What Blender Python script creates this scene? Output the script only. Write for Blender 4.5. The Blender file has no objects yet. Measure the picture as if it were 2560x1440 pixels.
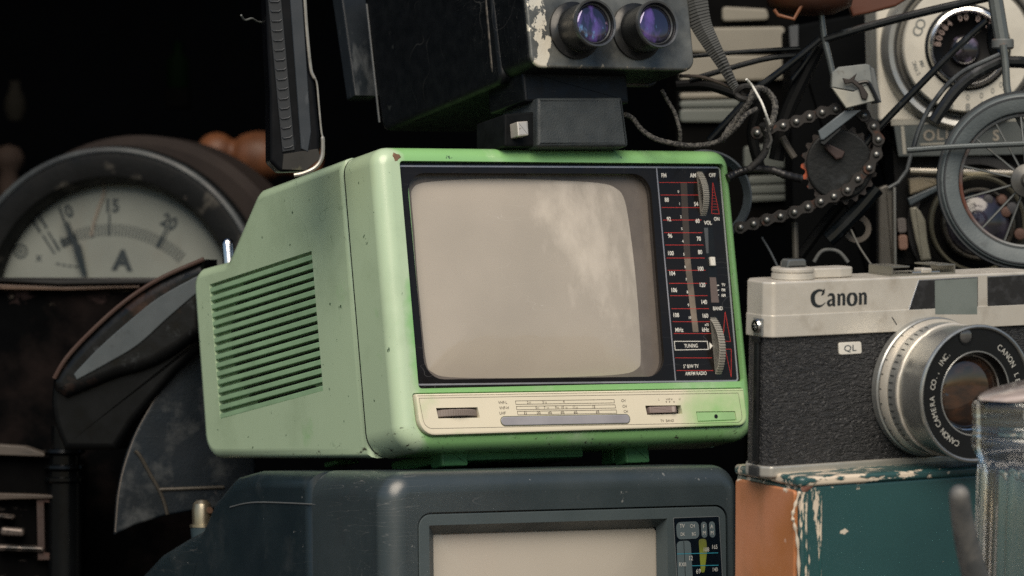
import bpy, bmesh, math, random
from mathutils import Vector, Matrix
random.seed(7)
R = math.radians
sc = bpy.context.scene
COL = sc.collection
F = 11000.0          # focal length in photo pixels (photo 2560 wide)
S = 0.001            # everything below is written in millimetres

# ---------------------------------------------------------------- camera
cd = bpy.data.cameras.new('camera')
cam = bpy.data.objects.new('camera', cd)
COL.objects.link(cam)
cam.location = (0, 0, 0)
cam.rotation_euler = (R(90), 0, 0)
cd.sensor_width = 36
cd.lens = 36 * F / 2560
cd.clip_start = 0.05
cd.clip_end = 200
cd.dof.use_dof = True
cd.dof.focus_distance = 1.875
cd.dof.aperture_fstop = 15
sc.camera = cam
# ---------------------------------------------------------------- light
w = bpy.data.worlds.new('World')
sc.world = w
w.use_nodes = True
nt = w.node_tree
sky = nt.nodes.new('ShaderNodeTexSky')
sky.sky_type = 'NISHITA'
sky.sun_disc = False
sky.sun_elevation = R(46)
sky.sun_rotation = R(180)
sky.air_density = 1.3
sky.dust_density = 1.0
sky.ozone_density = 3.0
nt.links.new(sky.outputs[0], nt.nodes['Background'].inputs[0])
nt.nodes['Background'].inputs[1].default_value = 0.085
sd = bpy.data.lights.new('sun', 'SUN')
sd.energy = 4.3
sd.angle = R(50)
sd.color = (1.0, 0.87, 0.70)
sun = bpy.data.objects.new('sun', sd)
COL.objects.link(sun)
sdir = Vector((0.0, -1.0, 0))  # towards the sun, horizontal
sdir.normalize()
sdir = Vector((sdir.x * math.cos(R(46)), sdir.y * math.cos(R(46)), math.sin(R(46))))
sun.rotation_euler = sdir.to_track_quat('Z', 'Y').to_euler()
sc.view_settings.view_transform = 'Standard'
sc.view_settings.look = 'None'
sc.view_settings.gamma = 1
sc.view_settings.use_curve_mapping = False
sc.view_settings.exposure = 0.0
sc.cycles.use_denoising = False
sc.cycles.sample_clamp_indirect = 3
sc.cycles.sample_clamp_direct = 8
sc.cycles.max_bounces = 14
sc.cycles.transmission_bounces = 14
sc.cycles.glossy_bounces = 4
sc.cycles.caustics_reflective = False
sc.cycles.caustics_refractive = False

# ---------------------------------------------------------------- materials
def srgb(h):
    if isinstance(h, str):
        c = [int(h[i:i + 2], 16) / 255 for i in (0, 2, 4)]
        return tuple(x / 12.92 if x <= .04045 else ((x + .055) / 1.055) ** 2.4 for x in c) + (1,)
    return tuple(h)[:3] + (1,)

MATS = {}
def mat(name, col, rough=.5, metal=0, col2=None, vs=40, va=(.35, .65), spots=(), bump=0, bs=900,
        coat=0, coatr=.1, spec=.5, trans=0, ior=1.45, rvar=.12, stretch=(1, 1, 1), bstretch=(1, 1, 1),
        scratch=0, sscale=60, scol=(.35, .36, .36), leather=0, tint=None, relief=0):
    if name in MATS:
        return MATS[name]
    m = bpy.data.materials.new(name)
    m.use_nodes = True
    t = m.node_tree
    N = t.nodes; L = t.links
    b = N['Principled BSDF']
    tc = N.new('ShaderNodeTexCoord')
    def mapped(s, off=0):
        mp = N.new('ShaderNodeMapping')
        mp.inputs['Scale'].default_value = s
        mp.inputs['Location'].default_value = (off, off * .7, off * 1.3)
        L.new(tc.outputs['Object'], mp.inputs[0])
        return mp.outputs[0]
    def noise(scale, st=(1, 1, 1), detail=4, off=0, rgh=.55):
        n = N.new('ShaderNodeTexNoise')
        n.inputs['Scale'].default_value = scale
        n.inputs['Detail'].default_value = detail
        n.inputs['Roughness'].default_value = rgh
        L.new(mapped(st, off), n.inputs['Vector'])
        return n.outputs['Fac']
    def ramp(src, lo, hi):
        r = N.new('ShaderNodeMapRange')
        r.inputs[1].default_value = lo; r.inputs[2].default_value = hi
        L.new(src, r.inputs[0])
        return r.outputs[0]
    def mixc(fac, a, c):
        x = N.new('ShaderNodeMix'); x.data_type = 'RGBA'
        if isinstance(fac, float): x.inputs[0].default_value = fac
        else: L.new(fac, x.inputs[0])
        for i, q in ((6, a), (7, c)):
            if hasattr(q, 'links'): L.new(q, x.inputs[i])
            else: x.inputs[i].default_value = q
        return x.outputs[2]
    def mul(a, c):
        x = N.new('ShaderNodeMath'); x.operation = 'MULTIPLY'
        L.new(a, x.inputs[0])
        if isinstance(c, (int, float)): x.inputs[1].default_value = c
        else: L.new(c, x.inputs[1])
        return x.outputs[0]
    base = srgb(col)
    c2 = srgb(col2) if col2 else tuple(x * .82 for x in base[:3]) + (1,)
    out = mixc(ramp(noise(vs, stretch), *va), base, c2)
    rsrc = None
    k = 1
    for sp in spots:   # (colour, scale, lo, hi, stretch, window)  window = (axis, a, b[, axis, a, b ...]) in metres
        sc_, scale, lo, hi = sp[:4]
        st = sp[4] if len(sp) > 4 and sp[4] else (1, 1, 1)
        f = noise(scale, st, 5, k * 3.1, .62)
        if len(sp) > 5 and sp[5]:
            win = sp[5]
            sep = N.new('ShaderNodeSeparateXYZ')
            L.new(tc.outputs['Object'], sep.inputs[0])
            q = f
            for j in range(0, len(win), 3):
                # adds a bias that grows from a (none) to b (full)
                g = ramp(sep.outputs[win[j]], win[j + 1], win[j + 2])
                g2 = N.new('ShaderNodeMath'); g2.operation = 'SUBTRACT'
                L.new(g, g2.inputs[0]); g2.inputs[1].default_value = 1.0
                g3 = mul(g2.outputs[0], .35)
                ad = N.new('ShaderNodeMath'); ad.operation = 'ADD'
                L.new(q, ad.inputs[0]); L.new(g3, ad.inputs[1])
                q = ad.outputs[0]
            f = q
        fac = ramp(f, lo, hi)
        out = mixc(fac, out, srgb(sc_))
        if k == 1 or rsrc is None: rsrc = fac
        k += 1
    if scratch:
        for i, st in enumerate(((1, 1, 14), (9, 1, .8), (1, 8, 3))):
            n = noise(sscale, st, 2, 11 + i * 5, .4)
            a = ramp(n, .5 - .006 * scratch, .5)
            c = ramp(n, .5 + .006 * scratch, .5)
            br = ramp(noise(sscale * .35, (1, 1, 1), 3, 31 + i * 3), .56, .66)
            out = mixc(mul(mul(mul(a, c), br), .7), out, srgb(scol))
    L.new(out, b.inputs['Base Color'])
    rn = ramp(noise(vs * 2.3, (1, 1, 1), 5, 7.7), .3, .7)
    rr = N.new('ShaderNodeMapRange')
    rr.inputs[3].default_value = max(0.02, rough - rvar); rr.inputs[4].default_value = min(1, rough + rvar)
    L.new(rn, rr.inputs[0]); L.new(rr.outputs[0], b.inputs['Roughness'])
    b.inputs['Metallic'].default_value = metal
    b.inputs['Specular IOR Level'].default_value = spec
    b.inputs['IOR'].default_value = ior
    b.inputs['Transmission Weight'].default_value = trans
    b.inputs['Coat Weight'].default_value = coat
    b.inputs['Coat Roughness'].default_value = coatr
    if tint: b.inputs['Specular Tint'].default_value = srgb(tint)
    if relief and rsrc is not None:
        bp = N.new('ShaderNodeBump'); bp.invert = True
        bp.inputs['Strength'].default_value = relief
        bp.inputs['Distance'].default_value = .0012
        L.new(rsrc, bp.inputs['Height'])
        L.new(bp.outputs[0], b.inputs['Normal'])
    if bump and not relief:
        bp = N.new('ShaderNodeBump')
        bp.inputs['Strength'].default_value = bump
        bp.inputs['Distance'].default_value = .0006
        L.new(noise(bs, bstretch, 4, 5.5), bp.inputs['Height'])
        L.new(bp.outputs[0], b.inputs['Normal'])
    if leather:
        v = N.new('ShaderNodeTexNoise')
        v.inputs['Scale'].default_value = 600
        v.inputs['Detail'].default_value = 3
        v.inputs['Distortion'].default_value = 1.2
        L.new(mapped((.36, 1, 1.3)), v.inputs['Vector'])
        bp = N.new('ShaderNodeBump')
        bp.inputs['Strength'].default_value = leather
        bp.inputs['Distance'].default_value = .0009
        L.new(ramp(v.outputs['Fac'], .40, .60), bp.inputs['Height'])
        L.new(bp.outputs[0], b.inputs['Normal'])
    MATS[name] = m
    return m

# ---------------------------------------------------------------- frames
def ray(px, py):
    return Vector(((px - 1280) / F, 1, (720 - py) / F))
def at(px, py, D):
    return ray(px, py) * D
def rot(yaw, pitch, roll):
    cy, sy = math.cos(R(yaw)), math.sin(R(yaw)); c, s = math.cos(R(pitch)), math.sin(R(pitch)); cr, sr = math.cos(R(roll)), math.sin(R(roll))
    Rz = Matrix(((cy, -sy, 0), (sy, cy, 0), (0, 0, 1)))
    Rx = Matrix(((1, 0, 0), (0, c, -s), (0, s, c)))
    Ry = Matrix(((cr, 0, sr), (0, 1, 0), (-sr, 0, cr)))
    return Ry @ Rz @ Rx

def tag(o, label=None, cat=None, group=None, kind=None):
    if label: o['label'] = label
    if cat: o['category'] = cat
    if group: o['group'] = group
    if kind: o['kind'] = kind
    return o

class Thing:
    """an Empty that parents its parts; local millimetre frame, plus tracing of photo pixels onto local planes"""
    def __init__(s, name, label, cat, T, yaw=0, pitch=0, roll=0, group=None, size=1.0):
        s.M = rot(yaw, pitch, roll); s.T = Vector(T); s.Mi = s.M.transposed()
        s.o = bpy.data.objects.new(name, None)
        s.o.empty_display_size = .01
        s.o.matrix_world = Matrix.Translation(s.T * S * size) @ s.M.to_4x4() @ Matrix.Scale(size, 4)
        COL.objects.link(s.o)
        tag(s.o, label, cat, group)
    def pl(s, px, py, ax='y', val=0.0):
        i = 'xyz'.index(ax)
        d = s.Mi @ ray(px, py); o = s.Mi @ (-s.T)
        t = (val - o[i]) / d[i]
        return o + d * t
    def tr(s, pts, ax='y', val=0.0):
        """photo pixels [(px,py[,r])] -> 2D outline on the plane"""
        r = []
        for p in pts:
            q = s.pl(p[0], p[1], ax, val)
            uv = {'x': (q.y, q.z), 'y': (q.x, q.z), 'z': (q.x, q.y)}[ax]
            r.append(uv + ((p[2],) if len(p) > 2 else ()))
        return r
    def loc(s, px, py, D):
        return s.Mi @ (at(px, py, D) - s.T)

def fillet(pts, r=0, n=6):
    out = []
    k = len(pts)
    for i in range(k):
        p = Vector(pts[i][:2]); a = Vector(pts[i - 1][:2]); c = Vector(pts[(i + 1) % k][:2])
        rr = pts[i][2] if len(pts[i]) > 2 else r
        if rr <= 0:
            out.append((p.x, p.y)); continue
        u = (a - p); v = (c - p)
        lu, lv = u.length, v.length
        u.normalize(); v.normalize()
        ang = u.angle(v)
        if ang > math.pi - .02:
            out.append((p.x, p.y)); continue
        t = min(rr / math.tan(ang / 2), lu * .49, lv * .49)
        rr = t * math.tan(ang / 2)
        s0 = p + u * t; s1 = p + v * t
        bis = (u + v).normalized(); cen = p + bis * (rr / math.sin(ang / 2))
        a0 = math.atan2(s0.y - cen.y, s0.x - cen.x); a1 = math.atan2(s1.y - cen.y, s1.x - cen.x)
        d = (a1 - a0 + math.pi) % (2 * math.pi) - math.pi
        for j in range(n + 1):
            q = a0 + d * j / n
            out.append((cen.x + rr * math.cos(q), cen.y + rr * math.sin(q)))
    return out

def area(p):
    return sum(p[i - 1][0] * p[i][1] - p[i][0] * p[i - 1][1] for i in range(len(p))) / 2
def inset(p, d):
    n = len(p); out = []
    sgn = 1 if area(p) > 0 else -1
    for i in range(n):
        a = Vector(p[i - 1]); b = Vector(p[i]); c = Vector(p[(i + 1) % n])
        e1 = (b - a); e2 = (c - b)
        if e1.length < 1e-9 or e2.length < 1e-9:
            e1 = e2 = (c - a)
        e1.normalize(); e2.normalize()
        n1 = Vector((-e1.y, e1.x)) * sgn; n2 = Vector((-e2.y, e2.x)) * sgn
        m = n1 + n2
        if m.length < 1e-6: m = n1
        m.normalize()
        k = d / max(.35, m.dot(n1))
        out.append((b.x + m.x * k, b.y + m.y * k))
    return out

def cat(pts, n=8, closed=False):
    """Catmull-Rom through points of any dimension"""
    P = [tuple(p) for p in pts]; k = len(P); out = []
    rng = k if closed else k - 1
    for i in range(rng):
        p0 = P[(i - 1) % k] if closed or i > 0 else P[0]
        p1 = P[i]; p2 = P[(i + 1) % k]
        p3 = P[(i + 2) % k] if closed or i + 2 < k else P[-1]
        for j in range(n):
            t = j / n
            out.append(tuple(.5 * (2 * b + (c - a) * t + (2 * a - 5 * b + 4 * c - d) * t * t + (-a + 3 * b - 3 * c + d) * t ** 3)
                             for a, b, c, d in zip(p0, p1, p2, p3)))
    if not closed: out.append(P[-1])
    return out

class MB:
    def __init__(s): s.v = []; s.f = []
    def add(s, vs, fs):
        k = len(s.v); s.v += [tuple(x) for x in vs]; s.f += [tuple(i + k for i in f) for f in fs]
        return s
    def prism(s, ol, a0, a1, ax='y', bev=0, seg=3, both=True):
        ol = [tuple(p[:2]) for p in ol]
        if area(ol) < 0: ol = ol[::-1]
        rings = []
        sg = 1 if a1 > a0 else -1
        if bev:
            sl_ = min(.35, bev * .4)
            ln_ = abs(a1 - a0)
            rings.append((inset(ol, bev + sl_), a0))
            for k in range(seg + 1):
                t = k / seg * math.pi / 2
                rings.append((inset(ol, bev * (1 - math.sin(t))), a0 + sg * bev * (1 - math.cos(t))))
            if ln_ > 2 * bev + 2.5 * sl_: rings.append((ol, a0 + sg * (bev + sl_)))
            if both:
                if ln_ > 2 * bev + 2.5 * sl_: rings.append((ol, a1 - sg * (bev + sl_)))
                for k in range(seg, -1, -1):
                    t = k / seg * math.pi / 2
                    rings.append((inset(ol, bev * (1 - math.sin(t))), a1 - sg * bev * (1 - math.cos(t))))
                rings.append((inset(ol, bev + sl_), a1))
            else: rings.append((ol, a1))
        else: rings = [(ol, a0), (ol, a1)]
        n = len(ol); vs = []; fs = []
        for r, h in rings:
            for (u, v) in r:
                vs.append({'x': (h, u, v), 'y': (u, h, v), 'z': (u, v, h)}[ax])
        for k in range(len(rings) - 1):
            for i in range(n):
                j = (i + 1) % n
                fs.append((k * n + i, k * n + j, (k + 1) * n + j, (k + 1) * n + i))
        fs.append(tuple(range(n))); fs.append(tuple(range(len(vs) - n, len(vs)))[::-1])
        return s.add(vs, fs)
    def box(s, x0, x1, y0, y1, z0, z1, b=0, seg=2):
        r = fillet([(x0, z0), (x1, z0), (x1, z1), (x0, z1)], b, 3) if b else [(x0, z0), (x1, z0), (x1, z1), (x0, z1)]
        return s.prism(r, y0, y1, 'y', b, seg)
    def tube(s, pts, r, n=10, closed=False, flat=1.0, up=None):
        P = [Vector(p) for p in pts]; k = len(P)
        rs = r if isinstance(r, (list, tuple)) else [r] * k
        vs = []; fs = []; prev = None
        for i, p in enumerate(P):
            a = P[i - 1] if (i > 0 or closed) else P[0]; b = P[(i + 1) % k] if (i < k - 1 or closed) else P[-1]
            t = (b - a).normalized()
            if prev is None:
                u = Vector(up) if up else Vector((0, 0, 1) if abs(t.z) < .9 else (1, 0, 0))
                u = (u - t * u.dot(t)).normalized()
            else:
                u = (prev - t * prev.dot(t)).normalized()
            prev = u; q = t.cross(u)
            for j in range(n):
                an = 2 * math.pi * j / n
                vs.append(p + (u * math.cos(an) * flat + q * math.sin(an)) * rs[i])
        for i in range(k if closed else k - 1):
            for j in range(n):
                a = i * n + j; b = i * n + (j + 1) % n; i2 = (i + 1) % k
                fs.append((a, b, i2 * n + (j + 1) % n, i2 * n + j))
        if not closed:
            fs.append(tuple(range(n))[::-1]); fs.append(tuple(range((k - 1) * n, k * n)))
        return s.add(vs, fs)
    def lathe(s, prof, c=(0, 0, 0), ax='y', n=64, rfun=None, closed=False, cap=True):
        """prof [(r,h)] around axis through c; h measured along +axis"""
        vs = []; fs = []; m = len(prof)
        for i in range(n):
            a = 2 * math.pi * i / n
            for (r, h) in prof:
                rr = r * (rfun(a, h) if rfun else 1)
                u, v = rr * math.cos(a), rr * math.sin(a)
                p = {'x': (h, u, v), 'y': (u, h, v), 'z': (u, v, h)}[ax]
                vs.append((p[0] + c[0], p[1] + c[1], p[2] + c[2]))
        for i in range(n):
            j = (i + 1) % n
            for k in range(m if closed else m - 1):
                k2 = (k + 1) % m
                fs.append((i * m + k, j * m + k, j * m + k2, i * m + k2))
        if not closed and cap:
            for k in (0, m - 1):
                if prof[k][0] > 1e-6: fs.append(tuple(i * m + k for i in range(n)))
        return s.add(vs, fs)
    def dome(s, ol, y0, bulge, rings=8, ax='y', p=2):
        ol = [tuple(q[:2]) for q in ol]; n = len(ol)
        cx = sum(q[0] for q in ol) / n; cy = sum(q[1] for q in ol) / n
        vs = []; fs = []
        for k in range(rings):
            t = 1 - k / rings
            for (u, v) in ol:
                uu, vv = cx + (u - cx) * t, cy + (v - cy) * t; h = y0 - bulge * (1 - t ** p)
                vs.append({'x': (h, uu, vv), 'y': (uu, h, vv), 'z': (uu, vv, h)}[ax])
        vs.append({'x': (y0 - bulge, cx, cy), 'y': (cx, y0 - bulge, cy), 'z': (cx, cy, y0 - bulge)}[ax])
        for k in range(rings - 1):
            for i in range(n):
                j = (i + 1) % n
                fs.append((k * n + i, k * n + j, (k + 1) * n + j, (k + 1) * n + i))
        for i in range(n): fs.append(((rings - 1) * n + i, (rings - 1) * n + (i + 1) % n, len(vs) - 1))
        return s.add(vs, fs)
    def loop(s, ol, y, r, ax='y'):
        """thin square line (raised print) along a closed outline"""
        a = ol; b = inset(ol, r * 2); n = len(ol); vs = []; fs = []
        for lst, h in ((a, y + .15), (a, y), (b, y), (b, y + .15)):
            for (u, v) in lst: vs.append({'x': (h, u, v), 'y': (u, h, v), 'z': (u, v, h)}[ax])
        for k in range(3):
            for i in range(n):
                j = (i + 1) % n
                fs.append((k * n + i, k * n + j, (k + 1) * n + j, (k + 1) * n + i))
        return s.add(vs, fs)
    def bar(s, a, b, w, y, th=.15):
        """flat printed line from a to b (x,z) on plane y, facing -y"""
        a = Vector(a[:2]); b = Vector(b[:2]); d = (b - a).normalized(); nn = Vector((-d.y, d.x)) * w / 2
        return s.prism([tuple(a + nn), tuple(b + nn), tuple(b - nn), tuple(a - nn)], y, y + th, 'y')
    def text(s, string, x, y, z, h, rotz=0, squash=1, bold=0, base=(1, 0, 0), up=(0, 0, 1), anchor='CENTER'):
        """lettering lying in the plane of base/up, centred at x,y,z; h = cap height in mm"""
        cu = bpy.data.curves.new('t', 'FONT'); cu.body = string
        cu.align_x = anchor; cu.size = 1; cu.extrude = 0; cu.offset = bold
        cu.resolution_u = 3
        ob = bpy.data.objects.new('t', cu); COL.objects.link(ob)
        bpy.context.view_layer.update()
        me = bpy.data.meshes.new_from_object(ob.evaluated_get(bpy.context.evaluated_depsgraph_get()))
        k = h / .70
        bx, up = Vector(base), Vector(up)
        c, sn = math.cos(R(rotz)), math.sin(R(rotz))
        vs = []
        for v in me.vertices:
            u = v.co.x * k * squash; q = (v.co.y - .35) * k
            u, q = u * c - q * sn, u * sn + q * c
            vs.append(Vector((x, y, z)) + bx * u + up * q)
        s.add(vs, [tuple(p.vertices) for p in me.polygons])
        bpy.data.objects.remove(ob); bpy.data.meshes.remove(me); bpy.data.curves.remove(cu)
        return s
    def ribbon(s, pts, y, th=.2):
        """pts [(x,z,w)] -> flat stroke of varying width"""
        P = cat(pts, 6); L_ = []; R_ = []
        for i, p in enumerate(P):
            a = Vector(P[max(0, i - 1)][:2]); b = Vector(P[min(len(P) - 1, i + 1)][:2]); d = (b - a).normalized()
            n = Vector((-d.y, d.x)) * p[2] / 2; q = Vector(p[:2]); L_.append(tuple(q + n)); R_.append(tuple(q - n))
        n = len(P); vs = [(u, y, v) for (u, v) in L_] + [(u, y, v) for (u, v) in R_]
        return s.add(vs, [(i, i + 1, n + i + 1, n + i) for i in range(n - 1)])
    def mesh(s, name, m, ang=32, weld=True):
        me = bpy.data.meshes.new(name)
        me.from_pydata([(a * S, b * S, c * S) for a, b, c in s.v], [], s.f)
        bm = bmesh.new(); bm.from_mesh(me)
        if weld: bmesh.ops.remove_doubles(bm, verts=bm.verts, dist=1e-6)
        bmesh.ops.recalc_face_normals(bm, faces=bm.faces)
        bm.to_mesh(me); bm.free()
        me.materials.append(m)
        me.shade_smooth(); me.set_sharp_from_angle(angle=R(ang))
        return me
    def build(s, name, m, parent=None, label=None, ang=32):
        o = bpy.data.objects.new(name, s.mesh(name, m, ang))
        COL.objects.link(o)
        if parent is not None:
            o.parent = parent.o if isinstance(parent, Thing) else parent
        if label: o['label'] = label
        return o

def cut(o, cutter):
    """boolean difference; the cutter is in the same local frame"""
    me = cutter.mesh('c', MATS['black_plastic'])
    c = bpy.data.objects.new('c', me); COL.objects.link(c)
    par = o.parent; o.parent = None
    md = o.modifiers.new('b', 'BOOLEAN'); md.operation = 'DIFFERENCE'; md.solver = 'EXACT'; md.object = c
    bpy.context.view_layer.update()
    new = bpy.data.meshes.new_from_object(o.evaluated_get(bpy.context.evaluated_depsgraph_get()))
    o.modifiers.clear(); m0 = o.data.materials[0]
    o.data = new
    new.materials.clear(); new.materials.append(m0)
    new.shade_smooth(); new.set_sharp_from_angle(angle=R(32))
    bpy.data.objects.remove(c)
    o.parent = par

def gear(cx, cy, r, n, d):
    p = []
    for i in range(n):
        for k, rr in ((0, r), (.5, r), (.5, r - d), (1, r - d)):
            a = 2 * math.pi * (i + k * .999) / n
            p.append((cx + rr * math.cos(a), cy + rr * math.sin(a)))
    return p

# palette
BLK = mat('black_plastic', (.006, .007, .008), .38, spec=.4)
LIT_SIDE = (.40, .52, .355)  # pale side green: light reflected off that side, painted into the colour
GRN = mat('green_plastic', (.215, .44, .17), .34, col2=(.20, .415, .16), vs=25, bump=.05, bs=2500,
          spots=[(LIT_SIDE, 20, .20, .36, None, (0, .004, -.005)), ((.30, .40, .26), 28, .54, .86), ((.05, .09, .05), 210, .675, .70), ((.05, .05, .035), 330, .60, .68, (1, .5, 1.6), (2, -.098, -.1150)),
                 ((.03, .10, .04), 900, .70, .74), ((.07, .14, .07), 55, .70, .80), ((.06, .05, .03), 480, .72, .76, (1, .4, 2), (2, -.1095, -.1120))], spec=.6, coat=.45, coatr=.22, scratch=.35, sscale=34, scol=(.13, .20, .12))
CHR = mat('chrome', (.72, .72, .70), .16, 1, rvar=.08)
GREYW = mat('grey_knurled_wheel', (.27, .26, .23), .55)
WHT = mat('white_print', (.62, .62, .58), .6)
RED = mat('red_print', (.50, .035, .03), .6)
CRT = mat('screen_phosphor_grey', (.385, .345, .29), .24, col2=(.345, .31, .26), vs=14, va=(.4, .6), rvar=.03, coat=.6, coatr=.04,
          spots=[((.465, .42, .36), 75, .44, .70, (1.5, 1, .6), (0, .055, .090, 2, -.095, -.055)), ((.53, .48, .41), 30, .46, .68, (1, 1, .7), (0, .035, .085, 2, -.10, -.045)),  # bright streaky patches paint tree reflections into the screen colour
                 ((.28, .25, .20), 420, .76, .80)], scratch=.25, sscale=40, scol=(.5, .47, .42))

# ================================================================ SETTING
wallm = mat('dark_cloth_wall', (.0012, .0014, .0018), .95, spec=.02, rvar=.02)
def plain(name, mb, m, kind='structure'):
    o = mb.build(name, m); o['kind'] = kind; return o
plain('wall', MB().box(-1500, 1500, 2650, 2680, -320, 900), wallm)
plain('side_wall', MB().box(-1100, -1070, 2060, 2648, -320, 900), wallm)  # unseen side of the dark enclosure, keeps the sky out
plain('canopy', MB().box(-1060, 1400, 2080, 2648, 560, 580), wallm)  # out of view, put overhead to block the sky behind the objects
plain('table', MB().box(-1060, 1400, 1440, 2640, -300, -272, 4), mat('table_boards', (.03, .026, .022), .8, vs=8))
plain('ground', MB().add([(-20000, -20000, -1050), (20000, -20000, -1050), (20000, 20000, -1050), (-20000, 20000, -1050)], [(0, 1, 2, 3)]),
      mat('paving', (.16, .15, .135), .9, vs=2))
ZT = -272.0          # table top height (mm)

# ================================================================ GREEN TELEVISION
g = Thing('portable_television', 'mint green portable television with ribbed side grille, standing on the dark grey one',
          'television', (-48.992, 1864.406, 53.466), 31.906, -8.494, -.52, 'portable televisions stacked on each other')
XL, XR, ZT_, ZB = -11.0, 171.5, 6.6, -123.5
ys = g.pl(884, 700, 'x', XL).y
front = MB().prism(fillet([(XL, ZB, 11), (XR, ZB, 10), (XR, ZT_, 8), (XL, ZT_, 8)], n=8), -2.5, ys, 'y', 6.5, 6, both=False)
fo = front.build('front_shell', GRN, g)
cut(fo, MB().prism(fillet([(0, -97.3), (166.8, -97.3), (166.8, 0), (0, 0)], 1.6, 4), -8, 1.8, 'y'))
panel_px = [(1036, 986, 3), (1855, 972, 3), (1866, 1064, 26), (1049, 1090, 40)]
def mm(px_pts, fr, y):   # radii given in photo pixels -> mm
    return fillet([(q[0], q[1], (p[2] / 5.6 if len(p) > 2 else 0)) for p, q in zip(px_pts, fr.tr([p[:2] for p in px_pts], 'y', y))], n=6)
pol = mm(panel_px, g, -3.2)
cut(fo, MB().prism(inset(pol, -.7), -8, -1.3, 'y'))
cut(fo, MB().box(6, 142, -4, 9, -94, -4))
# rear shell traced in side view
rear = g.tr([(867, 404), (655, 476), (579, 652), (490, 676), (524, 1146), (925, 1154)], 'x', XL + 3)
rr_ = [0, 9, 6, 9, 12, 0]
y0 = ys + .85
rear = [(max(y0, u), v, r) for (u, v), r in zip(rear, rr_)]
rear[0] = (y0, ZT_ - .3, 0); rear[-1] = (y0, ZB + .4, 0)
ro = MB().prism(fillet(rear, n=6), XL + .3, XR - 1, 'x', 4.2, 3).build('rear_shell', GRN, g)
# grille
gq = g.tr([(522, 708), (779, 631), (808, 973), (552, 1050)], 'x', XL + .3)
gy1, gy0 = (gq[0][0] + gq[3][0]) / 2, (gq[1][0] + gq[2][0]) / 2
gz1, gz0 = (gq[0][1] + gq[1][1]) / 2, (gq[2][1] + gq[3][1]) / 2
cut(ro, MB().prism([(gy0, gz0), (gy1, gz0), (gy1, gz1), (gy0, gz1)], XL - 5, XL + 3.6, 'x'))
sl = MB(); hs = MB(); ns = 16; pit = (gz1 - gz0) / ns
for i in range(ns):
    zz = gz1 - pit * i
    a = [(gy0 - .1, zz - pit * .99), (gy1 - .0, zz - pit * .99), (gy1 - .0, zz - pit * .42), (gy0 - .1, zz - pit * .42)]
    sl.prism(a, XL + .35, XL + 3.8, 'x', .25, 2)
cy_, cz_ = gy0 + (gy1 - gy0) * .40, (gz0 + gz1) / 2
for i in range(1, ns):
    zz = gz1 - pit * (i + .23)
    k = 1 - ((zz - cz_) / ((gz1 - gz0) * .56)) ** 2
    if k < .05: continue
    hw = (gy1 - gy0) * .47 * math.sqrt(k)
    a0, a1 = max(gy0 + 1, cy_ - hw), min(gy1 - 2, cy_ + hw)
    for (u0, u1) in ((0, .31), (.325, .66), (.675, 1)):
        b0, b1 = gy0 + (gy1 - gy0) * u0, gy0 + (gy1 - gy0) * u1
        b0, b1 = max(b0, a0), min(b1, a1)
        if b1 - b0 > 1:
            hs.prism([(b0, zz - pit * .10), (b1, zz - pit * .10), (b1, zz + pit * .12), (b0, zz + pit * .12)], XL + 2.4, XL + 3.55, 'x')
gro = sl.build('grille', mat('green_slats', (.27, .43, .26), .5, vs=60, spots=[((.05, .12, .05), 250, .72, .8)]), g)
hs.build('speaker_slots', BLK, gro)
MB().prism(fillet([(XL - .03, ZB - .03, 11), (XR - .4, ZB - .03, 10), (XR - .4, ZT_ + .03, 8), (XL - .03, ZT_ + .03, 8)], n=8), ys + .02, ys + .84, 'y').build('seam', BLK, g)
# feet and underside
ft = mat('green_feet', (.06, .20, .08), .6)
for (a, b, c, d, yy) in ((1106, 1172, 1120, 1165, 12), (1567, 1626, 1118, 1157, 12), (1534, 1554, 1118, 1158, 22)):
    p = g.pl(a, d, 'y', yy); q = g.pl(b, d, 'y', yy)
    MB().box(p.x, q.x, yy, yy + 10, (p.z + q.z) / 2, ZB + 4, 1.0).build('foot', ft, g)
for (a, b, c, d, yy) in ((845, 700, 1100, 1166, 0),):
    p = g.pl(a, d, 'x', 20)
    MB().box(15, 27, p.y - 8, p.y + 4, p.z, ZB + 8, 1.0).build('foot', ft, g)
MB().box(20, 90, 14, 60, ZB - 3.2, ZB + 2, .8).build('bottom_plate', ft, g)
# antenna stub
an = g.pl(570, 625, 'x', 16)
MB().lathe([(0, 9.2), (1.7, 9), (2.6, 8), (2.9, 6.5), (2.9, -8), (0, -8)], (an.x, an.y, an.z - 4), 'z', 24).build('antenna_tip', CHR, g)
# bezel
bez = mat('glossy_black_bezel', (.008, .0065, .006), .3, coat=.12, coatr=.06, scratch=.35, sscale=30, scol=(.10, .10, .105),
          spots=[((.04, .036, .034), 240, .68, .85)], spec=.3)
bo = MB().prism(fillet([(.25, -97.05), (166.55, -97.05), (166.55, -.25), (.25, -.25)], 1.4, 4), 0, 1.7, 'y', .3, 2).build('bezel', bez, g)
win_px = [(1016, 432, 50), (1625, 434, 50), (1664, 941, 52), (1064, 949, 52)]
wol = mm(win_px, g, 0)
cut(bo, MB().prism(wol, -4, 6, 'y'))
MB().prism(inset(wol, -3), 4.6, 5.4, 'y').build('screen_mask', mat('dusty_mask', (.125, .108, .095), .7, vs=90, coat=.25, coatr=.2,
           spots=[((.16, .145, .13), 130, .56, .8, (1, 1, .3))], scratch=.5, sscale=34, scol=(.2, .19, .19)), g)
wall_ = MB()
n = len(wol)
wall_.add([(u, 1.2, v) for u, v in wol] + [(u, 4.8, v) for u, v in inset(wol, -.6)], [(i, (i + 1) % n, n + (i + 1) % n, n + i) for i in range(n)])
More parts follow.
